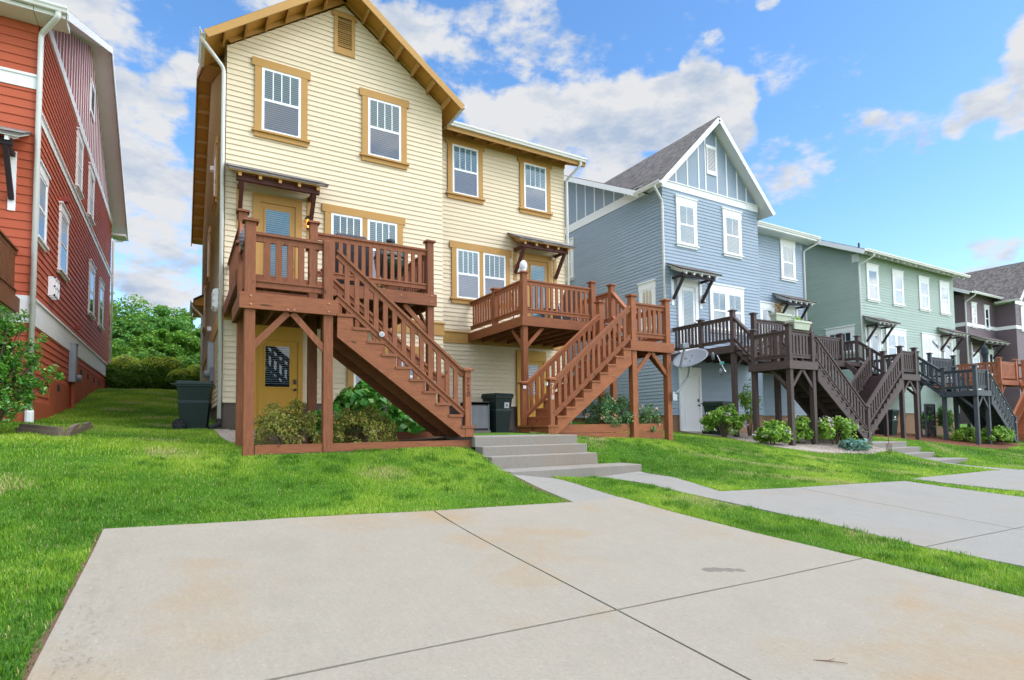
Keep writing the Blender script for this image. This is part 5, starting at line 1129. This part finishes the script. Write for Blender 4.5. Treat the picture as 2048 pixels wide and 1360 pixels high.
# large shrub at the corner of the red house: branches with leaf bunches at their tips
x,y=-2.62,11.7;z=gz(x,y);t=thing('broadleaf_shrub','large glossy broadleaf shrub hiding the corner of the red house','shrub',(x,y,z));mb=MB();Ps=[];Ns=[];r_=random.Random(5)
for i in range(50):
    a=r_.uniform(0,6.283);up=r_.uniform(.05,1.5);rr=r_.uniform(.2,.9)*(1.0 if up<1.0 else .75);e=Vector((x+math.cos(a)*rr,y+math.sin(a)*rr*.9,z+.35+up*1.0))
    p0=Vector((x+math.cos(a)*.05,y+math.sin(a)*.05,z-.05));m1=p0.lerp(e,.5)+Vector((0,0,.18));mb.tube([p0,m1,e],[.02,.012,.005],5)
    for j in range(8):
        q=np.array(m1.lerp(e,j/7+.05))+rng.normal(0,.075,3);n=38;o=rng.normal(0,1,(n,3));o/=np.linalg.norm(o,axis=1,keepdims=True);Ps.append(q+o*.085*rng.uniform(.3,1,(n,1)));Ns.append(o*.5+np.array([0,0,.8]))
mb.build('stem',M['bark'],t);V,F=leaf_arrays(np.concatenate(Ps),np.concatenate(Ns),.062,.5);np_mesh('foliage',V,F,M['lf_shrub'],t)
# planting around the decks
GA='azaleas behind the planter board'
shrub('azalea_bush','bronze tipped azalea bush in front of the mustard lower door','bush',(1.45,9.4,.25),(.5,.42,.46),8500,100,.1,.042,M['lf_azalea'],.5,8,group=GA,shell=.65)
shrub('azalea_bush','bronze tipped azalea bush under the slope of the first stair','bush',(2.58,9.42,.22),(.6,.42,.42),8500,100,.1,.042,M['lf_azalea'],.5,8,group=GA,shell=.65)
shrub('hydrangea_bush','large dark leaved bush with big leaves under the first stair','bush',(3.3,11.3,.55),(.72,.6,.6),1500,40,.18,.19,M['lf_big'],.72,7,shell=.6)
shrub('hosta_plant','low broad leaved plant at the foot of the first stair','plant',(3.75,10.6,.2),(.4,.4,.22),260,20,.15,.22,M['lf_big'],.75,3)
shrub('hosta_plant','dark low plant between the two azaleas','plant',(2.0,10.0,.3),(.25,.4,.3),400,18,.12,.12,M['lf_big'],.6,3)
shrub('rose_bush','sprawling rose bush with pink blooms under the russet stair','bush',(8.55,10.15,.5),(.75,.42,.46),5200,80,.13,.055,M['lf_rose'],.55,9,(26,M['fl_pink']),fsize=.055,shell=.5)
shrub('rose_bush','small rose bush spilling over the russet planter board','bush',(9.5,9.92,.38),(.28,.22,.42),1300,26,.1,.05,M['lf_rose'],.55,4,(10,M['fl_pink']),fsize=.05)
GH='hydrangeas under the dark deck'
for lb,px,py,rx,rz,k in (('pale headed hydrangea beside the dark green cart',14.6,12.0,.72,.5,16),('bright green hydrangea left of the dark corner post',14.35,10.15,.52,.34,8),('hydrangea between the two front posts of the dark deck',15.75,10.35,.42,.42,12),('wide hydrangea under the foot of the dark stair',17.0,9.95,.72,.45,14)):
    shrub('hydrangea_bush',lb,'bush',(px,py,rz*.95),(rx,rx*.75,rz),2600,50,.13,.09,M['lf_hyd'],.65,6,(k,M['fl_pale']),group=GH,fsize=.08)
shrub('hosta_plant','blue green hosta at the gravel edge by the dark stair','plant',(16.6,9.15,.12),(.5,.3,.18),420,26,.13,.16,M['lf_hosta'],.5,2)
shrub('hosta_plant','bright hosta at the top of the narrow steps','plant',(20.6,11.3,.12),(.6,.35,.2),420,26,.13,.17,M['lf_hyd'],.5,2)
shrub('tall_shrub','slim tall shrub behind the dark deck posts','shrub',(16.6,12.6,1.0),(.4,.35,.95),1600,40,.16,.075,M['lf_hyd'],.5,6,shell=.2)
shrub('climbing_plant','leafy climbing plant beside the lattice panel','plant',(31.0,12.9,.8),(.5,.3,.85),2400,50,.16,.085,M['lf_big'],.6,5,shell=.3)
shrub('climbing_plant','dark vine growing over the lattice panel','plant',(29.2,12.85,.75),(.4,.12,.75),1200,40,.12,.08,M['lf_big'],.6,4,shell=.3)
shrub('low_bush','low bright green bush behind the slate corner post','bush',(29.6,11.5,.3),(.75,.5,.36),2400,50,.14,.09,M['lf_hyd'],.55,6)
shrub('low_bush','low bright green bush beneath the slate stair','bush',(30.6,10.9,.34),(1.0,.55,.38),3200,60,.14,.09,M['lf_hyd'],.55,6)
def in_planter(t,x,y,z,n,r,mat,size,h):
    P=rng.normal(0,1,(n,3))*np.array([r,.05,h])+np.array([x,y,z+h]);P[:,2]=np.maximum(P[:,2],z);V,F=leaf_arrays(P,np.tile([0,0,1.],(n,1)),size,.5);np_mesh('foliage',V,F,mat,t)
in_planter(PL1,15.45,10.03,2.93,90,.1,M['lf_hyd'],.07,.05);in_planter(PL2,17.65,12.11,3.7,160,.1,M['lf_dry'],.08,.14)
mb=MB()
for k in range(7): mb.tube([(17.6+.03*k,12.11,3.66),(17.5+.06*k,12.1,4.1+.07*(k%3))],.006,5)
mb.build('twig',M['rust'],PL2)
# ---------------------------------------------------------------- lawn blades
NOG=[(DRIVE1,.012),(DRIVE2,.008),(DRIVE3,.008),(PATH1,.01),(PATH2,.01),(PATH3,.01),(GRAVEL,0),(MULCH,0),(GRAV2,0),(BEDH,0),(BED1,.0),(BED2,.0),(SLABTOP,0),(STEPS,.0),(STEPS3,0),([(.8,14),(10.9,14),(10.9,30),(.8,30)],0),([(-9.5,14.8),(-2.656,14.8),(-2.656,30),(-9.5,30)],0),([(14.97,14.73),(25.2,14.73),(25.2,30),(14.97,30)],0),([(28.75,15.3),(38.6,15.3),(38.6,30),(28.75,30)],0)]
def blades(name,label,region,dens,h,w,seed):
    g=np.random.default_rng(seed);x0,x1,y0,y1=region;n=int((x1-x0)*(y1-y0)*dens);x=g.uniform(x0,x1,n);y=g.uniform(y0,y1,n)
    ok=np.ones(n,bool)
    for pl,m in NOG:
        ins=inside(x,y,pl);ok&=~ins
        if m: ok&=~((near_edge(x,y,pl)<m*g.uniform(.4,2.0,n)))
    x,y=x[ok],y[ok];n=len(x)
    cl=np.sin(x*2.1+1.3*np.sin(y*1.7))*np.sin(y*2.4+1.1*np.sin(x*1.9))+.6*np.sin(x*6.1+y*3.3)*np.sin(y*5.7-x*2.2)
    thin=g.uniform(0,1,n)<(.72+.28*np.clip(cl+.6,0,1));x,y,cl=x[thin],y[thin],cl[thin];n=len(x)
    z=TC(x,y);big=np.sin(x*.8+1.9*np.sin(y*.55))*np.sin(y*1.05+1.4*np.sin(x*.7+1));hh=h*g.uniform(.45,1.3,n)*(1+.3*cl);a=g.uniform(0,2*np.pi,n);lean=g.uniform(.15,.95,n)*hh
    dx,dy=np.cos(a),np.sin(a);px,py=-dy,dx;ww=w*g.uniform(.7,1.3,n)
    P=np.stack([x,y,z],1);D=np.stack([dx,dy,np.zeros(n)],1);S=np.stack([px,py,np.zeros(n)],1)*ww[:,None]*.5;up=np.array([0,0,1.])
    m=P+D*(lean*.35)[:,None]+up*(hh*.6)[:,None];tp=P+D*lean[:,None]+up*(hh*.92)[:,None]
    V=np.stack([P-S,P+S,m+S*.8,m-S*.8,tp],1).reshape(-1,3);b=5*np.arange(n)[:,None]
    F=np.concatenate([np.concatenate([b,b+1,b+2],1),np.concatenate([b,b+2,b+3],1),np.concatenate([b+3,b+2,b+4],1)])
    tan=np.clip(np.sin(x*1.7+2.2*np.sin(y*.9)+3)*np.sin(y*1.9+1.2*np.sin(x*1.3))-.55,0,1)*2.2
    dry=(g.uniform(0,1,n)<.045+.6*tan)
    tint=np.clip(.42+.14*cl+.27*big+g.normal(0,.13,n),0,.8);tint=np.where(dry,.85+.15*g.uniform(0,1,n),tint)
    o=np_mesh(name,V,F,M['grass'],None,(0,0,0),np.repeat(tint,5));return tag(o,label,'grass',None,'stuff')
NN=NT('grass blades');at=NN.a('ShaderNodeAttribute',attribute_name='tint')
cc=NN.ramp(at.outputs['Fac'],[(0,(.04,.14,.012)),(.3,(.115,.275,.018)),(.6,(.25,.43,.03)),(.8,(.4,.54,.06)),(.86,(.5,.45,.16)),(1,(.56,.46,.26))])
NN.base(cc);NN.set(.5,.25);tr=NN.a('ShaderNodeBsdfTranslucent');NN.c(cc,tr.inputs[0]);mx=NN.a('ShaderNodeMixShader');mx.inputs[0].default_value=.35;NN.c(NN.p.outputs[0],mx.inputs[1]);NN.c(tr.outputs[0],mx.inputs[2]);NN.c(mx.outputs[0],NN.out.inputs['Surface']);M['grass']=NN.m
blades('lawn_grass','thick mown grass beside the pale driveway',(-4.6,-.5,1.8,6.4),9500,.036,.0042,1)
blades('lawn_grass','mown grass bank between the pale driveway and the first deck',(-6,4.35,5.8,9.0),7000,.035,.0048,2)
blades('lawn_grass','narrow grass strip between the two near driveways',(5.0,6.6,.5,7.5),9000,.036,.0042,3)
blades('lawn_grass','mown grass bank between the steps and the gravel bed',(6.3,14.5,5.4,10.2),4600,.037,.006,4)
blades('lawn_grass','shaded mown grass between the red and cream houses',(-7,2,9.0,27),2200,.05,.008,5)
blades('lawn_grass','mown grass in front of the dark and slate decks',(11.2,34,4,11.5),1000,.05,.011,6)
blades('lawn_grass','shaded grass between the russet deck and the blue house',(9.9,15,9.7,17),1300,.05,.009,7)
def tufts(label,n,seed):
    g=np.random.default_rng(seed);X=[];Y=[]
    reg=((-4.3,-.6,2,6.3,.3),(-5,4.2,6.3,8.7,.3),(5.2,6.3,1.5,7.3,.15),(6.8,13,5.7,9.3,.25));
    for (a,b,c,d,f) in reg:
        m=int(n*f);X.append(g.uniform(a,b,m));Y.append(g.uniform(c,d,m))
    cx=np.concatenate(X);cy=np.concatenate(Y);k=70;x=np.repeat(cx,k)+g.normal(0,.045,len(cx)*k);y=np.repeat(cy,k)+g.normal(0,.045,len(cx)*k)
    ok=np.ones(len(x),bool)
    for pl,m in NOG: ok&=~inside(x,y,pl)
    x,y=x[ok],y[ok];n=len(x);z=TC(x,y);hh=g.uniform(.04,.085,n);a=g.uniform(0,6.28,n);lean=g.uniform(.2,.9,n)*hh;w=g.uniform(.004,.007,n)
    D=np.stack([np.cos(a),np.sin(a),0*a],1);S=np.stack([-np.sin(a),np.cos(a),0*a],1)*w[:,None]*.5;P=np.stack([x,y,z],1);up=np.array([0,0,1.])
    m=P+D*(lean*.35)[:,None]+up*(hh*.6)[:,None];t=P+D*lean[:,None]+up*(hh*.9)[:,None];V=np.stack([P-S,P+S,m+S*.8,m-S*.8,t],1).reshape(-1,3);b=5*np.arange(n)[:,None]
    F=np.concatenate([np.concatenate([b,b+1,b+2],1),np.concatenate([b,b+2,b+3],1),np.concatenate([b+3,b+2,b+4],1)])
    tag(np_mesh('grass_tufts',V,F,M['grass'],None,(0,0,0),np.repeat(np.clip(g.normal(.22,.12,n),0,.7),5)),label,'grass',None,'stuff')
tufts('darker coarse tufts standing in the mown grass',620,31)
# clippings on the concrete
g=np.random.default_rng(21);n=1250;x=np.concatenate([g.uniform(-.5,5.3,200),g.uniform(6.3,11.5,500),-.5+np.abs(g.normal(0,.15,350)),g.uniform(4.3,6.6,200)]);y=np.concatenate([g.uniform(1.5,6.1,200),g.uniform(2,5.4,500),g.uniform(2.5,6.2,350),g.uniform(5.9,7.4,200)])
k=np.zeros(n,bool)
for pl in (DRIVE1,DRIVE2,PATH1,PATH2): k|=inside(x,y,pl)
x,y=x[k],y[k];n=len(x);z=TC(x,y)+.0235;a=g.uniform(0,6.28,n);l=g.uniform(.008,.035,n);w=.0014
D=np.stack([np.cos(a)*l,np.sin(a)*l,np.zeros(n)],1);S=np.stack([-np.sin(a)*w,np.cos(a)*w,np.zeros(n)],1);P=np.stack([x,y,z],1)
V=np.stack([P-D,P-S+[0,0,.003],P+D,P+S+[0,0,.003]],1).reshape(-1,3);F=(4*np.arange(n)[:,None]+np.arange(4)[None])
tag(np_mesh('grass_clippings',V,F,L('cut grass bits',[(.1,.12,.05),(.16,.2,.07),(.24,.21,.13),(.12,.11,.08)],.8,.1)),'dry clippings scattered over the concrete','clippings',None,'stuff')
CL=[(-0.109,0.848,0.519,0.038,0.9),(-0.073,0.848,0.525,0.045,0.9),(-0.041,0.853,0.52,0.026,0.6),(-0.064,0.895,0.441,0.036,1),(-0.041,0.902,0.43,0.05,1),(-0.012,0.888,0.46,0.038,1),(0.008,0.874,0.486,0.028,1),(-0.041,0.928,0.371,0.072,1),(-0.017,0.95,0.312,0.075,0.85),(-0.047,0.972,0.232,0.068,0.75),(-0.009,0.976,0.216,0.056,0.85),(-0.019,0.838,0.545,0.017,0.45),(0.264,0.758,0.597,0.04,0.8),(0.315,0.751,0.581,0.048,0.85),(0.36,0.745,0.562,0.049,0.8),(0.362,0.715,0.598,0.04,0.7),(0.409,0.71,0.573,0.042,0.6),(0.446,0.671,0.592,0.041,0.6),(0.443,0.724,0.53,0.029,0.75),(0.395,0.782,0.482,0.045,1.1),(0.446,0.76,0.473,0.053,1.1),(0.499,0.726,0.474,0.061,1.1),(0.55,0.69,0.471,0.068,1.2),(0.596,0.649,0.472,0.059,1.2),(0.636,0.615,0.466,0.058,1.2),(0.665,0.572,0.48,0.049,1.2),(0.696,0.539,0.475,0.037,1.1),(0.7,0.566,0.436,0.057,1.2),(0.641,0.568,0.516,0.024,0.75),(0.654,0.533,0.538,0.021,0.65),(0.582,0.706,0.404,0.07,1.0),(0.514,0.75,0.415,0.063,1.0),(0.723,0.549,0.419,0.028,0.9),(0.756,0.506,0.415,0.034,0.6),(0.782,0.477,0.401,0.027,0.65),(0.756,0.523,0.393,0.028,0.6),(0.8,0.443,0.405,0.026,0.55),(0.813,0.409,0.414,0.022,0.6),(0.83,0.399,0.389,0.021,0.5),(0.858,0.334,0.39,0.023,0.75),(0.861,0.308,0.404,0.025,0.8),(0.861,0.282,0.422,0.026,0.85),(0.861,0.258,0.439,0.03,0.85),(0.874,0.268,0.406,0.031,0.8),(0.878,0.285,0.384,0.024,0.6),(0.86,0.238,0.451,0.029,0.8),(0.912,0.341,0.229,0.009,0.75),(0.92,0.325,0.22,0.012,0.9),(0.928,0.306,0.214,0.012,0.9),(0.935,0.289,0.208,0.014,0.9),(0.558,0.592,0.582,0.02,0.5),(0.569,0.574,0.589,0.019,0.45),(0.619,0.537,0.573,0.014,0.45),(0.678,0.468,0.567,0.017,0.6),(0.558,0.609,0.563,0.019,0.35),(0.178,0.783,0.596,0.098,0.7),(0.775,0.504,0.381,0.075,0.4),(0.807,0.433,0.402,0.057,0.42),(0.832,0.387,0.398,0.036,0.4),(0.849,0.36,0.386,0.029,0.4),(0.781,0.416,0.465,0.043,0.3),(0.717,0.483,0.503,0.051,0.3),(0.6,0.556,0.574,0.072,0.42),(0.92,0.322,0.224,0.035,0.62),(0.113,0.87,0.479,0.105,1),(0.189,0.893,0.409,0.114,1),(0.088,0.938,0.334,0.104,1),(0.138,0.817,0.56,0.079,0.8),(0.393,0.711,0.583,0.119,0.55),(0.316,0.774,0.549,0.086,0.6),(0.487,0.679,0.55,0.085,0.5),(-0.079,0.857,0.509,0.069,0.55),(-0.041,0.951,0.307,0.101,0.95),(0.774,0.487,0.404,0.06,0.45),(0.816,0.411,0.405,0.043,0.45),(0.655,0.543,0.525,0.047,0.5),(0.861,0.303,0.408,0.043,0.5),(0.579,0.584,0.569,0.06,0.35),(0.922,0.317,0.22,0.026,0.55)]
# ---------------------------------------------------------------- sky, sun, camera
BACK_FILL=1.0
SUN_EL,SUN_AZ=R(44),R(142)   # compass bearing of the sun, clockwise from +Y: behind the camera, a little to the right
w=bpy.data.worlds.new('World');sc.world=w;w.use_nodes=True;t=w.node_tree;n=t.nodes;l=t.links
bg=n['Background'];sky=n.new('ShaderNodeTexSky');sky.sky_type='NISHITA';sky.sun_disc=False;sky.sun_elevation=SUN_EL;sky.sun_rotation=SUN_AZ;sky.air_density=1.0;sky.dust_density=.6;sky.ozone_density=2.2
def nd(typ,**k):
    x=n.new(typ)
    for a,b in k.items(): setattr(x,a,b)
    return x
def mth(op,a,b=0,clamp=False):
    x=nd('ShaderNodeMath',operation=op,use_clamp=clamp)
    for i,v in enumerate((a,b)):
        if hasattr(v,'links'): l.new(v,x.inputs[i])
        else: x.inputs[i].default_value=v
    return x.outputs[0]
tc=nd('ShaderNodeTexCoord');d=tc.outputs['Generated']
def wnoise(scale,detail,rough,vec,out='Fac'):
    x=nd('ShaderNodeTexNoise');x.inputs['Scale'].default_value=scale;x.inputs['Detail'].default_value=detail;x.inputs['Roughness'].default_value=rough;l.new(vec,x.inputs['Vector']);return x.outputs[out]
mp=nd('ShaderNodeMapping');mp.inputs['Scale'].default_value=(1,1,1.5);l.new(d,mp.inputs['Vector']);dv=mp.outputs[0]
wc=wnoise(5,4,.55,dv,'Color');sub=nd('ShaderNodeVectorMath',operation='SUBTRACT');l.new(wc,sub.inputs[0]);sub.inputs[1].default_value=(.5,.5,.5)
scl=nd('ShaderNodeVectorMath',operation='SCALE');l.new(sub.outputs[0],scl.inputs[0]);scl.inputs['Scale'].default_value=.1
add=nd('ShaderNodeVectorMath',operation='ADD');l.new(d,add.inputs[0]);l.new(scl.outputs[0],add.inputs[1]);dw=add.outputs[0]
acc=None
for x,y,z,r,wt in CL:
    ds=nd('ShaderNodeVectorMath',operation='DISTANCE');l.new(dw,ds.inputs[0]);ds.inputs[1].default_value=(x,y,z)
    m=nd('ShaderNodeMapRange',interpolation_type='SMOOTHSTEP');l.new(ds.outputs['Value'],m.inputs[0])
    for i,v in ((1,r*.35),(2,r*1.45),(3,wt),(4,0)): m.inputs[i].default_value=v
    acc=m.outputs[0] if acc is None else mth('MAXIMUM',acc,m.outputs[0])
# unseen clouds added behind, beside and above the viewer as fill light
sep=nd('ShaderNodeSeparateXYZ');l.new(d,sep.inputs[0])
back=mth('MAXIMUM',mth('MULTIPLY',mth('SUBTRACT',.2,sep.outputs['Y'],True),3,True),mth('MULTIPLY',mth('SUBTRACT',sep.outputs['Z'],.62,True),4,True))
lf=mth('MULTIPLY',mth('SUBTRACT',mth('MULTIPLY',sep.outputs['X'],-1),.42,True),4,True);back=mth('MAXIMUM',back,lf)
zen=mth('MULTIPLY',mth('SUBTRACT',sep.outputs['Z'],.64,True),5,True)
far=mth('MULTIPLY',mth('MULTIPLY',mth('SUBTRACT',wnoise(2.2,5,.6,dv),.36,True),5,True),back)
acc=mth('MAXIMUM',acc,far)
m3=nd('ShaderNodeMapping');m3.inputs['Rotation'].default_value=(0,R(-35),R(20));m3.inputs['Scale'].default_value=(1,1,2.3);l.new(d,m3.inputs['Vector'])
f1=wnoise(7.5,12,.62,m3.outputs[0]);f2=wnoise(21,10,.6,dv)
den=mth('ADD',acc,mth('ADD',mth('MULTIPLY',mth('SUBTRACT',f1,.5),2.3),mth('MULTIPLY',mth('SUBTRACT',f2,.5),1.1)))
mr=nd('ShaderNodeMapRange',interpolation_type='SMOOTHSTEP');l.new(den,mr.inputs[0])
for i,v in ((1,.33),(2,.86),(3,0),(4,1)): mr.inputs[i].default_value=v
cover=mth('MULTIPLY',mr.outputs[0],mth('MULTIPLY',acc,4,True))
sh=wnoise(8,9,.6,m3.outputs[0]);g=mth('MULTIPLY',mth('SUBTRACT',sh,.47,True),5,True)
mx=nd('ShaderNodeMix',data_type='RGBA');l.new(g,mx.inputs[0]);CW=1.0
mx.inputs[6].default_value=(2.65,2.7,2.8,1);mx.inputs[7].default_value=(1.5,1.85,2.4,1)
hs=nd('ShaderNodeHueSaturation');hs.inputs['Saturation'].default_value=1.2;hs.inputs['Value'].default_value=SKYV if 'SKYV' in globals() else 1.0;l.new(sky.outputs[0],hs.inputs['Color'])
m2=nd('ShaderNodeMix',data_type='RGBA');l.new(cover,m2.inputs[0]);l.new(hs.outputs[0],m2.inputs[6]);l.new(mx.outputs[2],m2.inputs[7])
br=nd('ShaderNodeVectorMath',operation='SCALE');l.new(mx.outputs[2],br.inputs[0]);l.new(mth('ADD',mth('ADD',mth('MULTIPLY',back,BACK_FILL),mth('ADD',mth('MULTIPLY',zen,4.5),mth('MULTIPLY',mth('MULTIPLY',back,mth('MAXIMUM',sep.outputs['X'],0)),4.5))),1),br.inputs['Scale']);l.new(br.outputs[0],m2.inputs[7])  # out-of-view clouds brightened overhead, behind and sunward to lift shaded walls
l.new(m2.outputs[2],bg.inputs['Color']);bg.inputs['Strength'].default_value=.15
w.cycles.sampling_method='MANUAL';w.cycles.sample_map_resolution=512
su=bpy.data.lights.new('sun','SUN');su.energy=.5;su.angle=R(16);su.color=(1,.95,.87)
so=bpy.data.objects.new('sun',su);COL.objects.link(so)
v=Vector((math.sin(SUN_AZ)*math.cos(SUN_EL),math.cos(SUN_AZ)*math.cos(SUN_EL),math.sin(SUN_EL)));so.rotation_euler=v.to_track_quat('Z','Y').to_euler();so.location=(0,-20,40)
cam=bpy.data.cameras.new('camera');cam.sensor_width=36;cam.lens=1140.457/2048*36;cam.shift_y=(793.98-680)/2048;cam.clip_end=2000;cam.clip_start=.05
co=bpy.data.objects.new('camera',cam);COL.objects.link(co)
yaw,pit,rol=.528004,.0510153,-.011724
fw=Vector((math.sin(yaw)*math.cos(pit),math.cos(yaw)*math.cos(pit),math.sin(pit)));r0=Vector((math.cos(yaw),-math.sin(yaw),0));u0=r0.cross(fw)
r2=r0*math.cos(rol)+u0*math.sin(rol);u2=-r0*math.sin(rol)+u0*math.cos(rol)
co.matrix_world=Matrix(((r2.x,u2.x,-fw.x,0),(r2.y,u2.y,-fw.y,0),(r2.z,u2.z,-fw.z,0),(0,0,0,1)))
sc.camera=co
vs=sc.view_settings;vs.view_transform='Standard';vs.look='None';vs.exposure=1.0;vs.gamma=1
sc.cycles.use_denoising=True;sc.cycles.max_bounces=6;sc.cycles.transparent_max_bounces=12
